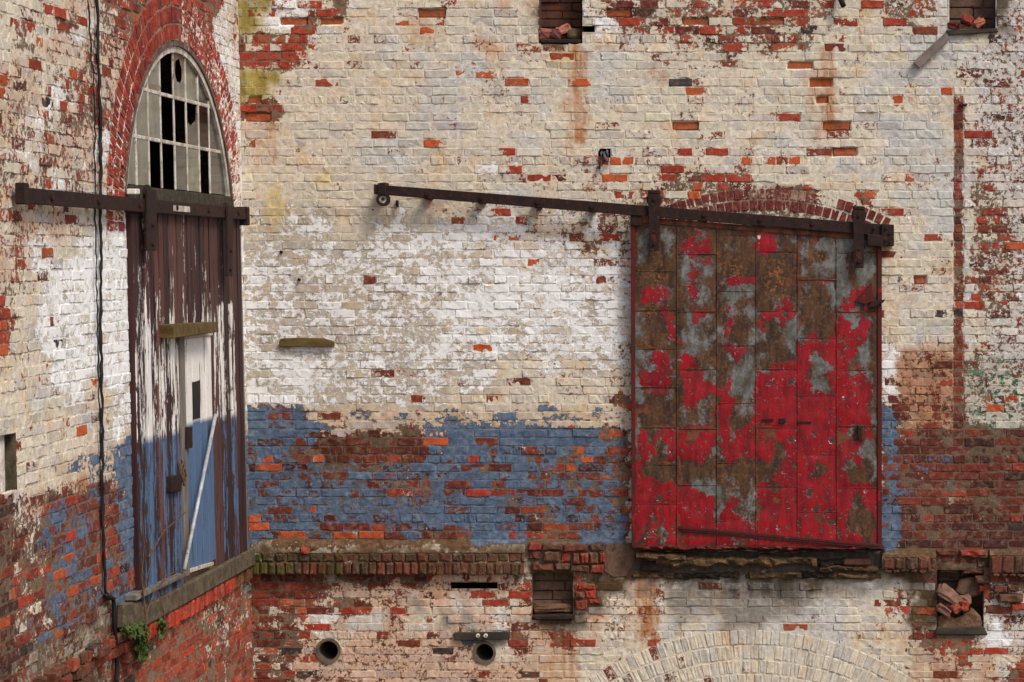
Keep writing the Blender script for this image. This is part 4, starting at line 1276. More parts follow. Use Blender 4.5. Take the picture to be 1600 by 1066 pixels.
edges = [-.1750 * D / M] + mun + [-.0180 * D / M]
state = ["?pPDHPp?", "PPPDDBDP", "PPDDPPDP"]       # P pale pane, D none left, H holed, B broken
for row, (za, zb) in enumerate(((227, 300), (162, 227), (97, 162))):
    for c in range(8):
        st = state[row][c]
        if st == '?' or (st == 'D' and (row, c) != (1, 6)): continue
        a, b = edges[c] + 2, edges[c + 1] - 2
        xs = np.linspace(a, b, 9)
        tops = [min(zb - 2, ztop(x, RG + 3)) for x in xs]
        if max(tops) < za + 8: continue
        ok = [(x, t) for x, t in zip(xs, tops) if t > za + 3]
        P_ = [(ok[0][0], za + 1), (ok[-1][0], za + 1)] + [(x, t) for x, t in ok[::-1]]
        if st == 'B':                       # upper left broken out
            P_ = [(a, za + 1), (b, za + 1), (b, zb - 3), (b - 6, zb - 4), (b - 10, za + 40), (a + 22, za + 30), (a + 12, za + 34), (a, za + 22)]
        if st == 'H':
            cx, cz = (a + b) / 2 - 2, (za + min(zb, max(tops))) / 2 + 6
            out, inn, nn = [], [], 20
            poly = P_
            V, F = [], []
            for i in range(nn):
                t = 2 * math.pi * i / nn
                dx, dz = math.cos(t), math.sin(t)
                # ray to the pane's edge
                m = 1e9
                for j in range(len(poly)):
                    (x1, z1), (x2, z2) = poly[j], poly[(j + 1) % len(poly)]
                    den = dx * (z2 - z1) - dz * (x2 - x1)
                    if abs(den) < 1e-6: continue
                    u = ((x1 - cx) * (z2 - z1) - (z1 - cz) * (x2 - x1)) / den
                    w = ((x1 - cx) * dz - (z1 - cz) * dx) / den
                    if u > 0 and -.001 <= w <= 1.001: m = min(m, u)
                V.append(fr_side((cx + dx * m) * M, GN, (cz + dz * m) * M))
                rr = random.uniform(.85, 1.1)
                V.append(fr_side((cx + dx * 17 * rr) * M, GN, (cz + dz * 18 * rr) * M))
            for i in range(nn):
                j = (i + 1) % nn
                F.append([2 * i, 2 * j, 2 * j + 1, 2 * i + 1])
            make('pane', np.array(V), F, 'glass', win)
            continue
        tn = random.uniform(-.002, .002)
        solid('pane', fr_side, [(x * M, z * M) for x, z in P_], GN - .004 + tn, GN + tn, 'glassdark' if st == 'D' else ('glass' if c < 4 or random.random() < .3 else 'glassmid'), win, bevel=0)

# sliding plank door on the side wall
DN0, DN1 = -.02, .03
dr = thing('plank_door', 'tall sliding plank door, maroon with peeling white and blue paint', 'door', tuple(fr_side(ps(212, 930, DN1)[0], DN1, SILL_T * M)))
dL, dR = ps(212, 640, DN1)[0], ps(381, 640, DN1)[0]
dT, dB = 66 * M, SILL_T * M
def board_attrs(S, Z):
    S, Z = np.asarray(S), np.asarray(Z)
    px, py = side_px(S, Z, DN1)
    blue_z = (VY - 636) * M
    n = len(S)
    u = np.clip((px - 212) / (381 - 212), 0, 1)
    wz = Z / M
    up = np.clip((wz + 130) / 160, 0, 1)                       # 1 at the top, 0 where the white takes over
    left = np.clip(1 - u / .42, 0, 1); 
    white = .20 + .40 * (1 - up) * (.35 + .65 * np.clip(1 - (u - .3) / .5, 0, 1)) + .38 * left * up * .42
    white = np.where((u > .72) & (wz < -60), .48, white)
    white = np.where(u > .90, white * .6, white)
    blue = np.where(u < .45, .58, .56)
    blue = np.where(u > .72, .36, blue)
    isb = Z < blue_z
    cov = np.where(isb, blue, white)
    col = np.where(isb[:, None], lin((80, 104, 136)), lin((226, 222, 216)))
    return np.concatenate([col, cov[:, None]], 1)
def painted_board(name, s0, s1, z0, z1, n0, n1, parent, rgb, fn=board_attrs, rows=46, covadd=0.0):
    zs = np.linspace(z0, z1, rows)
    prof = [(s0, n0), (s0, n1 - .004), (s0 + .005, n1), (s1 - .005, n1), (s1, n1 - .004), (s1, n0)]
    S = np.array([[p[0] for p in prof]] * rows); N = np.array([[p[1] for p in prof]] * rows); Z = np.repeat(zs[:, None], len(prof), 1)
    N = N + (fbm(S * 9 + s0 * 50, Z * 2, 3) - .5) * .006
    k = len(prof)
    idx = np.arange(rows * k).reshape(rows, k)
    F = np.stack([idx[:-1, :-1], idx[:-1, 1:], idx[1:, 1:], idx[1:, :-1]], -1).reshape(-1, 4).tolist()
    F.append([int(i) for i in idx[0, ::-1]]); F.append([int(i) for i in idx[-1]])
    at = fn(S.ravel(), Z.ravel())
    at = at.copy(); at[:, 3] += covadd
    bc = np.concatenate([np.broadcast_to(lin(rgb), (rows * k, 3)), np.ones((rows * k, 1))], 1)
    return make(name, fr_side(S.ravel(), N.ravel(), Z.ravel()), F, 'board', parent, {'brick_col': bc, 'coat': at})
x = dL
# the wicket opening in the big door
wk0, wk1 = ps(290, 700, DN1)[0], ps(335, 700, DN1)[0]
wkT, wkB = ps(310, 528, DN1)[1], ps(310, 888, DN1)[1]
wfr = ps(283, 700, DN1)[0]
while x < dR - .04:
    w = random.uniform(.105, .135)
    e = min(x + w, dR)
    col = random.choice([(88, 52, 47), (70, 43, 40), (100, 62, 55), (58, 38, 36), (84, 56, 52)])
    z1 = dT
    spans = [(dB, dT)]
    if e > wfr and x < wk1:
        spans = [(wkT + .05, dT), (dB, wkB - .015)]
        if x < wfr - .02: spans = [(dB, dT)]; e = wfr
        elif e > wk1 + .02: e = wk1 + .005
    for a, b in spans:
        if b - a > .05:
            painted_board('board', x + .007, e - .007, a, b, DN0, DN1 + random.uniform(-.008, .006), dr, col, rows=46 if b - a > 1 else 14, covadd=random.uniform(-.15, .13))
    x = e
solid('backing', fr_side, [(dL, dB), (dR, dB), (dR, dT), (dL, dT)], DN0 - .012, DN0 + .001, 'tar', dr, bevel=0)
def none_attr(S, Z):
    n = len(S)
    return np.concatenate([np.broadcast_to(lin((190, 186, 180)), (n, 3)), np.full((n, 1), .18)], 1)
painted_board('edge_board', dL - .012, dL + .0, dB - .01, dT, DN0 - .01, DN1 + .006, dr, (58, 30, 30), none_attr, covadd=.05)
solid('end_post', fr_side, [(dR + .006, dB), (dR + .09, dB), (dR + .09, dT - .1), (dR + .006, dT - .1)], -.02, DN1 - .012, 'greywood', dr, bevel=.004)
wk = solid('wicket_frame', fr_side, [(wfr, wkB - .01), (wk0 - .004, wkB - .01), (wk0 - .004, wkT + .04), (wfr, wkT + .04)], DN0, DN1 + .012, 'greywood', dr, bevel=.004)
solid('wicket_head', fr_side, [(wk0 - .002, wkT + .004), (wk1, wkT + .004), (wk1, wkT + .045), (wk0 - .002, wkT + .045)], DN0, DN1 + .008, 'whitewood', dr, bevel=.003)
def wicket_attr(S, Z):
    c = board_attrs(S, Z)
    u = (S - wk0) / (wk1 - wk0)
    c[:, 3] = np.where(Z < (VY - 636) * M, .70, .78) - .5 * np.clip(.22 - u, 0, 1)
    return c
nw = 4
sl0, slz1 = ps(302, 597, DN1); sl1, slz0 = ps(314, 652, DN1)
slz = (ps(308, 652, DN1)[1], ps(308, 596, DN1)[1])
cuts = [wk0, sl0, sl1, (sl1 + wk1) / 2, wk1]
for i in range(4):
    a, b = cuts[i], cuts[i + 1]
    if i == 1:
        painted_board('wicket_board', a + .005, b - .005, wkB, slz[0], DN0 + .005, DN1 - .006, dr, (92, 44, 42), wicket_attr, rows=30)
        painted_board('wicket_board', a + .005, b - .005, slz[1], wkT, DN0 + .005, DN1 - .006, dr, (92, 44, 42), wicket_attr, rows=14)
    else:
        painted_board('wicket_board', a + .005, b - .005, wkB, wkT, DN0 + .005, DN1 - .006, dr, (92, 44, 42), wicket_attr)
squad('black_slot_panel', [(302, 598), (313, 594), (313, 653), (302, 656)], DN1 - .012, DN1 - .002, 'tar', dr, bevel=.001)  # black panel put in for the darkness inside the opening
squad('wicket_kickboard', [(298, 889), (334, 878), (334, 883), (298, 895)], DN1 - .006, DN1 + .012, 'whitewood', dr, bevel=.002)
squad('hood', [(271, 507), (341, 503), (342, 519), (272, 529)], DN1 - .01, DN1 + .10, 'mosswood', dr, bevel=.005, jit=.001)
lt = squad('latch', [(293, 668), (301, 667), (301, 700), (293, 701)], DN1, DN1 + .03, 'iron', dr, bevel=.003)
hs = squad('hasp', [(268, 745), (285, 742), (284, 768), (268, 770)], DN1, DN1 + .04, 'iron', dr, bevel=.005, jit=.002)
s_, z_ = ps(276, 732, DN1)
for j in range(3):
    cc = [(s_ + .035 * math.cos(t) + .01 * j, z_ + .06 * math.sin(t) - .03 * j) for t in np.linspace(0, 6.28, 14)]
    tube('chain_loop', [tuple(fr_side(a, DN1 + .03 + .008 * j, b)) for a, b in cc], .007, 'stem', hs, 6)
# sill, coping course below
sl = thing('stone_sill', 'grey concrete sill running under the plank door', 'sill', tuple(fr_side(-1.5, .05, SILL_B * M)))
solid('slab', fr_side, [(-600 * M, SILL_B * M), (-3 * M, SILL_B * M), (-3 * M, SILL_T * M - .003), (-600 * M, SILL_T * M - .003)], -.03, .05, 'concrete', sl, bevel=.012, jit=.003)
squad('end_block', [(196, 942), (224, 940), (224, 982), (196, 984)], .0, .06, 'concrete', sl, bevel=.014, jit=.004)
squad('timber_lip', [(214, 930), (292, 893), (292, 900), (214, 939)], DN1 - .04, .075, 'greywood', sl, bevel=.004, jit=.003)
# bricks on edge under the sill
cr, f = [], []
x = -600.0
while x < -14:
    w = random.uniform(12.5, 14.5)
    dy = random.uniform(-2, 1.5)
    cr.append((((x + 1) * M, (SILL_B - 1 + dy * .3) * M), ((x + w - 1) * M, (SILL_B - 1 + dy * .3) * M), ((x + 1) * M, (SILL_B - 21 + dy) * M), ((x + w - 1) * M, (SILL_B - 21 + dy) * M)))
    f.append(.034 + random.gauss(0, .010)); x += w
Wv, at = brick_batch(cr, fr_side, pxs, fs, f, back=-.03, bev=.01, ins=.008)
bed = solid('brick_on_edge', fr_side, [(-600 * M, (SILL_B - 19) * M), (-3 * M, (SILL_B - 19) * M), (-3 * M, SILL_B * M - .004), (-600 * M, SILL_B * M - .004)], -.03, .012, 'mortarheap', wall_s, bevel=0)
for i in range(len(cr)):
    t = i / len(cr)
    set_brick(at, i, random.choice([(178, 62, 40), (164, 58, 40), (150, 60, 44)]) if t < .8 else (110, 72, 44), random.uniform(0, .2), 0)
    make('brick', Wv[i], BF.tolist(), 'wall', bed, {k: a[i] for k, a in at.items()})

# the torn brick ledge going on towards the left
cr, f = [], []
for row, (za, zb) in enumerate(((SILL_B + 8, SILL_B - 4), (SILL_B - 5, SILL_B - 18), (SILL_B - 19, SILL_B - 31))):
    x = -1000.0 + row * 11
    while x < -640:
        w = random.choice([19, 20, 39])
        if random.random() < (.6, .8, .55)[row]:
            cr.append((((x + 1) * M, (za + random.uniform(-1, 1)) * M), ((x + w - 1) * M, (za + random.uniform(-1, 1)) * M), ((x + 1) * M, (zb + random.uniform(-1, 1)) * M), ((x + w - 1) * M, (zb + random.uniform(-1, 1)) * M)))
            f.append(random.uniform(.03, .085))
        x += w
Wv, at = brick_batch(cr, fr_side, pxs, fs, f, back=-.03, bev=.01, ins=.008, rough=.004)
for i in range(len(cr)):
    set_brick(at, i, random.choice([(112, 62, 44), (92, 62, 44), (134, 58, 42), (150, 66, 44)]), random.uniform(0, .3), 0)
    make('brick', Wv[i], BF.tolist(), 'wall', wall_s, {k: a[i] for k, a in at.items()})

# blocked opening at the left edge
V = [fr_side(s, n, z) for s in (n_s0, n_s0 - .8) for n in (0, -.22) for z in (n_z0, n_z1)]
nb = make('niche', np.array(V), [[0, 1, 3, 2], [2, 3, 7, 6], [0, 2, 6, 4], [1, 3, 7, 5], [4, 5, 7, 6]], 'concrete', wall_s)
solid('infill_panel', fr_side, [(n_s0 - .78, n_z0 + .03), (n_s0 - .16, n_z0 + .03), (n_s0 - .16, n_z1 - .02), (n_s0 - .78, n_z1 - .02)], -.2, -.05, 'pinkpanel', wall_s, bevel=.005)
solid('frame_strip', fr_side, [(n_s0 - .15, n_z0), (n_s0 - .09, n_z0), (n_s0 - .09, n_z1), (n_s0 - .15, n_z1)], -.2, -.03, 'whitewood', wall_s, bevel=.005)

# track of the plank door with its hangers
rl = thing('door_track', 'level rusty flat iron track above the plank door', 'rail', tuple(fr_side(-3, .13, 60 * M)))
r0, r1 = ps(42, 305, .078)[0], ps(388, 335, .078)[0]
solid('bar', fr_side, [(r0, 61 * M), (r1, 61 * M), (r1, 79 * M), (r0, 79 * M)], .054, .078, 'iron', rl, bevel=.004)
solid('end_stop', fr_side, [(r0 - .05, 60 * M), (r0 + .02, 60 * M), (r0 + .02, 84 * M), (r0 - .05, 84 * M)], .03, .086, 'iron', rl, bevel=.006)
solid('end_stop', fr_side, [(r1 - .07, 52 * M), (r1 + .0, 52 * M), (r1 + .0, 81 * M), (r1 - .07, 81 * M)], .0, .09, 'iron', rl, bevel=.006)
for s in np.linspace(r0 + .4, r1 - .3, 6):
    disc('bolt', fr_side, (s, 70 * M), .02, .076, .09, 'iron', rl, 8)
    solid('standoff', fr_side, [(s - .02, 64 * M), (s + .02, 64 * M), (s + .02, 76 * M), (s - .02, 76 * M)], -.01, .056, 'iron', rl, bevel=0)
squad('old_sign_scrap', [(272, 321), (297, 323), (297, 332), (272, 330)], .077, .083, 'whitewood', rl, bevel=.001)
for x, yb, wd, lab in ((238, 392, 7, 'iron strap hanger on the plank door below the arched window'), (360, 432, 4, 'thin iron strap hanger on the plank door next to the corner')):
    h = thing('strap_hanger', lab, 'hanger', tuple(fr_side(*[ps(x, yb, .1)[0]], .1, ps(x, yb, .1)[1])))
    squad('strap', [(x - wd, 296 if x < 300 else 324), (x + wd, 297 if x < 300 else 325), (x + wd, yb), (x - wd, yb)], .082, .10, 'iron', h, bevel=.003)
    c_ = ps(x, 304 if x < 300 else 330, .1)
    disc('wheel', fr_side, c_, .065, .054, .08, 'iron', h, 20)
    for yy in (yb - 10, yb - 40):
        disc('bolt', fr_side, ps(x, yy, .1), .014, .098, .115, 'iron', h, 8)
o = squad('porcelain_knob', [(212, 295), (219, 295), (219, 304), (212, 304)], .02, .08, 'china', None, bevel=.006)
tag(o, 'small white porcelain knob at the foot of the arched window', 'insulator')
# leaning tube
a, b = ps(337, 648, .06), ps(288, 890, .09)
o = tube('metal_tube', [tuple(fr_side(a[0], .06, a[1])), tuple(fr_side((a[0] + b[0]) / 2, .076, (a[1] + b[1]) / 2)), tuple(fr_side(b[0], .09, b[1]))], .0125, 'pipe', None, 12)
tag(o, 'pale metal tube leaning across the blue wicket door', 'pole')

# tarry crack down the side wall, modelled as black tubes
def tar_crack_tube(pts, r, label, wob=1.2, n=.02):
    P = []
    for (x0, y0), (x1, y1) in zip(pts[:-1], pts[1:]):
        m = max(2, int(math.hypot(x1 - x0, y1 - y0) / 12))
        for i in range(m):
            t = i / m
            x, y = x0 + (x1 - x0) * t + random.uniform(-wob, wob), y0 + (y1 - y0) * t
            s, z = ps(x, y, n)
            P.append(tuple(fr_side(s, n + random.uniform(-.004, .004), z)))
    o = tube('cable', P, [r * random.uniform(.7, 1.35) for _ in P], 'tar', None, 7)  # tube standing for the tarry crack
    tag(o, label, 'cable')
tar_crack_tube([(149, -90), (151, -15), (153, 80), (155, 130), (157, 200), (157, 320), (158, 560), (160, 700), (161, 830), (164, 925), (176, 938)], .0095, 'thicker black line of the tarry crack running down the side wall', .9)
tar_crack_tube([(134, -90), (137, -15), (141, 60), (146, 120), (148, 200), (149, 330), (151, 470), (154, 600), (156, 690), (158, 780), (160, 840)], .0045, 'thinner black line of the tarry crack left of the thick one on the side wall', 1.0)
tar_crack_tube([(166, 930), (178, 936), (178, 965), (181, 1000), (183, 1085)], .015, 'black tar run below the tarry crack at the foot of the side wall', 1.2, .03)

# ivy and dead vine on the sill
iv = thing('ivy_plant', 'small green ivy tuft hanging from the sill below the plank door', 'plant', tuple(fr_side(*[ps(215, 985, .08)[0]], .08, ps(215, 985, .08)[1])))
def leaves(name, cx, cy, rx, ry, count, n, parent):
    V, F = [], []
    for _ in range(count):
        t = random.random() ** .6; a = random.uniform(0, 6.28)
        x, y = cx + rx * t * math.cos(a), cy + ry * t * math.sin(a)
        nn = n + random.uniform(-.05, .07)
        s, z = ps(x, y, nn)
        c = Vector(fr_side(s, nn, z))
        R3 = Matrix.Rotation(random.uniform(0, 6.28), 3, 'X') @ Matrix.Rotation(random.uniform(-.9, .9), 3, 'Z') @ Matrix.Rotation(random.uniform(-.9, .9), 3, 'Y')
        q = random.uniform(.018, .036)
        for p in ((0, -q, 0), (.004, 0, q * .6), (0, q * 1.2, 0), (.004, 0, -q * .6)):
            V.append((c + R3 @ Vector(p))[:])
        k = len(V) - 4
        F.append([k, k + 1, k + 2, k + 3])
    return make(name, V, F, 'leaf', parent, kind=None)
leaves('foliage', 206, 985, 14, 8, 130, .09, iv)
leaves('foliage', 222, 1003, 9, 30, 230, .07, iv)
leaves('foliage', 253, 983, 5, 16, 70, .06, iv)
for pts in ([(222, 1010), (225, 960), (222, 900), (226, 850), (219, 800)], [(226, 960), (240, 925), (262, 900), (283, 890)], [(224, 930), (235, 880), (232, 840)], [(255, 1000), (256, 960), (247, 925)], [(230, 870), (255, 830), (290, 800)]):
    P = []
    for i, (x, y) in enumerate(pts):
        s, z = ps(x, y, .085)
        P.append(tuple(fr_side(s, .085 + random.uniform(-.01, .02), z)))
    tube('stem', P, [.0065 * (1 - .7 * i / len(P)) for i in range(len(P))], 'stem', iv, 6)
wd = thing('weed', 'tiny green weed growing on the mossy ledge', 'plant', (*[pb(490, 862)[0]], -.06, pb(490, 862)[1]))
V, F = [], []
for i in range(16):
    s, z = pb(490 + random.uniform(-3, 3), 862)
    a = random.uniform(-.8, .8); l = random.uniform(.03, .10)
    V += [(s, -.06, z), (s + .006, -.062, z), (s + l * math.sin(a), -.07 - random.uniform(0, .03), z + l * math.cos(a))]
    F.append([3 * i, 3 * i + 1, 3 * i + 2])
make('blades', V, F, 'leaf', wd)
rubble(477, 859, 12, 7, 8, .06, (170, 74, 52), 'red brick fragment lying on the mossy ledge')

# ------------------------------------------------------------------ red sliding door
RD = """
uuuuuuuuuuuuuuuuuuuuuuuxxuuxxu
uzzuzuuRruuuurrRRruzxxxzzzzuzu
uzxuzuRRRRurruuRRruuxxxzzzzuzu
uzuuuuzzrrouuuuuuuuuxxoxzzuzzu
uxuouuzRzzxoouuuoouuxxzxzzuzzu
uuoouuzRxxuRRRRuuoouxrrrzzuzRu
uRRRRuxRxxuzzxzuooouxxuuzzRRRu
uRrRuuxrxxuxuuxuurRrxuuxzRRxRu
zxouRuzrRRuRrxzRRRRruxuurRzrxu
zxuuRuzrzxuRRuxRuurzxuuurRzRRu
zxuurRzzrxxruuxzuuxzxRruRRRRRu
zxurruzzzxuRRRxuuuxzRRRRRRRrzu
zxRRRuRRxxurRrzzuuuuRrzRRRrzxu
zrxRRuRrxxuxxzzuxRRRRrzzRRzRxu
zRRRRuRRrzurzzzRRRrRRrzrRRRRru
zxrrruRRRRRrxzzrRRrRRrzzrRRrRu
zuuuuurrxxurRxxRrrRRrrRRRRrRrx
zuuuuuxxxxrRxxxrRRRRRRRRRrRRxx
zuuuuuxxxxrRuxrRRRRRRRRRRrRxRx
zRxrRRRRRRrRxRRrRRRRRRRRRRxuRx
zRrurRRRrRxRrRRrRuRRRRRRRxRrzx
zRruRRrRRxxrRrrRRuxRRRrrRrRrzx
RxuuuuuuuuuuuuuuuuRxRruuRRxrux
RruuuxuuuuuxuuruurRRRruRrRuuux
RRRRRxRzzzzxxuxRRuRRRRRRRRrRRu
RRRRRRRRRrzxrxxRRRRRRrRRRRruRR
RRRRRRRRrRzRrxxrRRRRRRRuRRrurR
RRxRRRRRRrxRRrxrRRRRRruRRRuuuR
RuRuxRRRRRRRRRrRrRRRRRRRRRRuuR
RuRxrRRRRRRRxuRRRRRRRRRRRRRRuR
""".split()
RV = {'R': (.72, .5, .2), 'r': (.50, .5, .3), 'z': (.16, .22, .2), 'x': (.20, .52, .5), 'u': (.14, .84, .25), 'o': (.05, .85, 1.0)}
RG_ = np.array([[RV[c] for c in r] for r in RD])
def door_paint(px, py):
    wx = (fbm(px / 15, py / 15, 31) - .5) * 20; wy = (fbm(px / 15, py / 15, 37) - .5) * 20
    gx = np.clip((px + wx - 986) / 13 - .5, 0, 28.99); gy = np.clip((py + wy - 345) / 17 - .5, 0, 28.99)
    ix, iy = gx.astype(int), gy.astype(int)
    fx, fy = (gx - ix)[..., None], (gy - iy)[..., None]
    return (RG_[iy, ix] * (1 - fx) + RG_[iy, ix + 1] * fx) * (1 - fy) + (RG_[iy + 1, ix] * (1 - fx) + RG_[iy + 1, ix + 1] * fx) * fy
RN = .10
rail_y = lambda x: 288 + .0785 * (x - 584)
red = thing('sheet_metal_door', 'sliding door clad in galvanised sheets with peeling red paint and rust', 'door', (pb(1182, 857)[0], -RN, pb(1182, 857)[1]))
bquad('core', [(987, 342), (1378, 372), (1378, 857), (988, 857)], .045, RN - .004, 'seam', red, bevel=.004)
def sheet(x0, y0, x1, y1, yl=None, yr=None):
    """one sheet: a grid slightly dished, edges turned back"""
    nx, ny = max(4, int((x1 - x0) / 5)), max(4, int((y1 - (y0 if yl is None else yl)) / 5))
    X, T_ = np.meshgrid(np.linspace(x0, x1, nx), np.linspace(0, 1, ny))
    Yt = np.full_like(X, y0) if yl is None else yl + (yr - yl) * (X - x0) / (x1 - x0)
    Y = Yt + (y1 - Yt) * T_
    f = (D - RN) / D
    S, Z = (X - VX) * M * f, (VY - Y) * M * f
    ed = np.minimum(np.minimum(X - x0, x1 - X), np.minimum(Y - Yt, y1 - Y))
    N = RN + np.where(ed < .5, -.003, 0) + (fbm(X / 22, Y / 22, 41) - .5) * .012 + .002 * random.uniform(-1, 1)
    P = door_paint(X, Y)
    P[..., 0] += np.where(P[..., 0] > .3, .16, .0) * np.clip((Y - 560) / 60, 0, 1)
    P = P + RNG.normal(0, .03, 3)
    idx = np.arange(nx * ny).reshape(ny, nx)
    F = np.stack([idx[:-1, :-1], idx[1:, :-1], idx[1:, 1:], idx[:-1, 1:]], -1).reshape(-1, 4)
    at = np.concatenate([P.reshape(-1, 3), np.ones((nx * ny, 1))], 1)
    return make('sheet', fr_back(S.ravel(), N.ravel(), Z.ravel()), F, 'sheet', red, {'paint': at}, smooth=True)
cols = [992, 1058, 1120.5, 1181.5, 1246.5, 1307.5, 1371]
seams = [[424, 485, 545, 605, 668, 726, 787], [397, 487, 577, 670, 758], [368, 455, 540, 630, 723, 814], [393, 486, 577, 668, 760], [437, 528, 618, 710, 800], [395, 487, 578, 666, 762]]
def hstrip(name, x0, y0, x1, y1, w, n0, n1, mat, parent):
    return bquad(name, [(x0, y0 - w / 2), (x1, y1 - w / 2), (x1, y1 + w / 2), (x0, y0 + w / 2)], n0, n1, mat, parent, bevel=.002, jit=.0006)
def strip(x0, y0, x1, y1, n1):
    """folded seam between sheets: a low rib wearing the same paint, rubbed to rust on its crest"""
    vert = (y1 - y0) > (x1 - x0)
    K = max(3, int(max(y1 - y0, x1 - x0) / 5))
    prof = [(0, RN - .012), (.15, n1 - .002), (.5, n1), (.85, n1 - .002), (1, RN - .012)]
    X, Y, N = [], [], []
    for t, n in prof:
        for a in np.linspace(0, 1, K):
            X.append(x0 + (x1 - x0) * (t if vert else a)); Y.append(y0 + (y1 - y0) * (a if vert else t)); N.append(n + random.uniform(-.001, .001))
    X, Y, N = np.array(X), np.array(Y), np.array(N)
    P = door_paint(X, Y) * np.array([.92, 1, 1]) + np.array([.02, .14, 0])
    idx = np.arange(K * 5).reshape(5, K)
    F = np.stack([idx[:-1, :-1], idx[1:, :-1], idx[1:, 1:], idx[:-1, 1:]], -1).reshape(-1, 4)
    f = (D - RN) / D
    make('seam', fr_back((X - VX) * M * f, N, (VY - Y) * M * f), F, 'sheet', red, {'paint': np.concatenate([P, np.ones((len(P), 1))], 1)})
top_at = lambda x: 344 + (x - 990) * .077
for c in range(6):
    x0, x1 = cols[c] + .7, cols[c + 1] - .7
    ys = seams[c] + [853]
    prev = None
    for i, y in enumerate(ys):
        if prev is None:
            sheet(x0, None, x1, y - .5, top_at(x0) + 2, top_at(x1) + 2)
        else:
            sheet(x0, prev + .5, x1, y - .5)
        prev = y
        if y < 850:
            strip(x0, y - .7, x1, y + .7, RN + .0035)
for c in range(1, 6):
    strip(cols[c] - 1, top_at(cols[c]), cols[c] + 1, 855, RN + .006)
bquad('edge_strip', [(985.5, 343), (992, 344), (992.5, 858), (987, 858)], .04, RN + .010, 'redtrim', red, bevel=.003)
bquad('edge_strip', [(1371, 373), (1378, 374), (1378, 858), (1371, 858)], .04, RN + .010, 'redtrim', red, bevel=.003)
bquad('top_strip', [(986, 338), (1379, 368), (1379, 377), (986, 347)], .04, RN + .006, 'seam', red, bevel=.003)
hstrip('lower_strip', 1060, 824, 1376, 853, 4.5, RN, RN + .012, 'redtrim', red)
hstrip('lower_strip', 1062, 829, 1376, 857, 1.8, RN, RN + .016, 'iron', red)
ragged('bottom_edge', 988, 1378, 850, 857, .04, RN + .008, 'redtrim', red, 51, 1.2, 7)
MAT['black'] = MAT['tar']
ragged('bottom_edge', 1040, 1378, 856, 861, .03, RN - .015, 'soot', red, 53, 2.0, 7)
for x, y, w, h in ((1200, 656, 18, 3), (1222, 658, 10, 8), (1257, 660, 22, 3)):
    bbox('handle_scar', x - w / 2, y - h / 2, x + w / 2, y + h / 2, RN, RN + .012, 'iron', red, bevel=.002)
hk = bquad('hook', [(1355, 482), (1362, 471), (1384, 468), (1380, 473), (1366, 480)], RN, RN + .05, 'iron', red, bevel=.003)
bquad('curled_flap', [(1337, 470), (1362, 442), (1366, 470), (1352, 476)], RN + .006, RN + .022, 'redtrim', red, bevel=.003, jit=.003)
bquad('pull', [(1340, 664), (1346, 668), (1348, 690), (1341, 688)], RN, RN + .03, 'iron', red, bevel=.003)

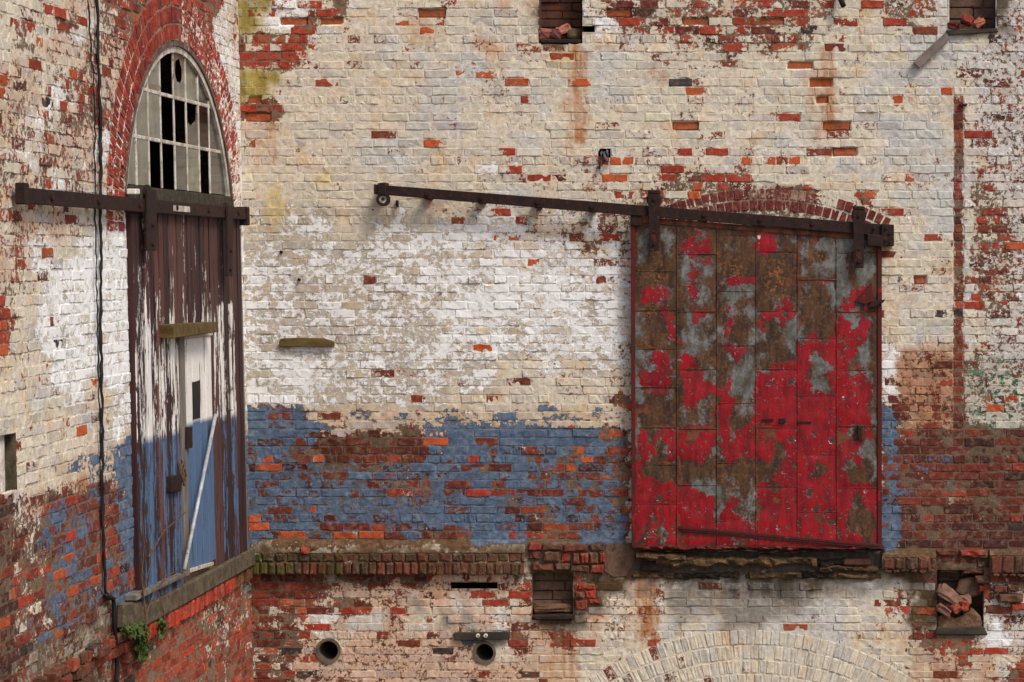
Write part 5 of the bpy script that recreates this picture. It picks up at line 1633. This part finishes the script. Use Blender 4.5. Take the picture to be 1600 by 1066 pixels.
# its sloping track
tr = thing('sloping_door_track', 'long sloping rusty flat iron track carrying the red metal door', 'rail', (pb(990, 330)[0], -.13, pb(990, 330)[1]))
TN0, TN1 = .118, .142
bquad('bar', [(584, 288), (1380, 350.5), (1380, 369), (584, 303.5)], TN0, TN1, 'iron', tr, bevel=.004)
bquad('end_stop', [(1377, 350), (1397, 351), (1397, 385), (1377, 384)], .0, .165, 'iron', tr, bevel=.006)
bquad('end_block', [(1355, 366), (1379, 368), (1379, 386), (1355, 385)], .0, .175, 'iron', tr, bevel=.006)
bquad('end_clip', [(590, 286), (602, 285), (603, 305), (590, 304)], .0, .155, 'iron', tr, bevel=.005)
pl = disc('pulley', fr_back, pb(598, 312, .15), .052, .10, .15, 'iron', tr, 24, hole=.03)
disc('washer', fr_back, pb(598, 311, .15), .031, .10, .135, 'china', pl, 18, hole=.013)
disc('pin', fr_back, pb(598, 311, .15), .0135, .08, .15, 'iron', pl, 12)
bquad('corner_plate', [(985, 336), (1003, 337), (1003, 353), (985, 352)], RN + .006, RN + .03, 'iron', tr, bevel=.003)
for x in (668, 752, 840, 925, 1100, 1188, 1270):
    y = rail_y(x) + 8
    disc('bolt', fr_back, pb(x, y, TN1), .018, TN1 - .004, TN1 + .014, 'iron', tr, 8)
    bquad('standoff', [(x - 4, y - 7), (x + 4, y - 7), (x + 5, y + 9), (x - 5, y + 9)], -.01, TN0 + .005, 'iron', tr, bevel=.002)
for x, y in ((1384, 357), (1390, 364), (1384, 376), (1391, 379), (1366, 357)):
    disc('bolt', fr_back, pb(x, y, .165), .012, .14, .178, 'iron', tr, 8)
for x, y0, y1, lab in ((1022, 297, 392, 'round topped iron hanger strap at the left of the red door'), (1342, 322, 419, 'round topped iron hanger strap at the right of the red door')):
    h = thing('strap_hanger', lab, 'hanger', (pb(x, y1, .17)[0], -.16, pb(x, y1, .17)[1]))
    w = 9.5
    pts = [(x - 7.5, y1), (x + 7.5, y1), (x + 8, y0 + 40), (x + w, y0 + 20), (x + w, y0 + 5), (x + w - 2.5, y0 + 1), (x, y0), (x - w + 2.5, y0 + 1), (x - w, y0 + 5), (x - w, y0 + 20), (x - 8, y0 + 40)]
    bquad('strap', pts, .152, .172, 'iron', h, bevel=.003)
    disc('wheel', fr_back, pb(x, y0 + 15, .15), .058, .115, .15, 'iron', h, 24)
    bquad('top_fold', [(x - w, y0 - .5), (x + w, y0 + .5), (x + w, y0 + 6), (x - w, y0 + 5)], .11, .178, 'iron', h, bevel=.006)
    for yy in (y1 - 10, y1 - 30, y0 + 15):
        disc('bolt', fr_back, pb(x, yy, .17), .013, .168, .186, 'iron', h, 8)
    bquad('paint_patch', [(x - 4, y1 - 34), (x + 1, y1 - 26), (x + 5, y1 - 12), (x - 1, y1 - 14), (x - 5, y1 - 20)], .170, .1745, 'redtrim', h, bevel=.0005)
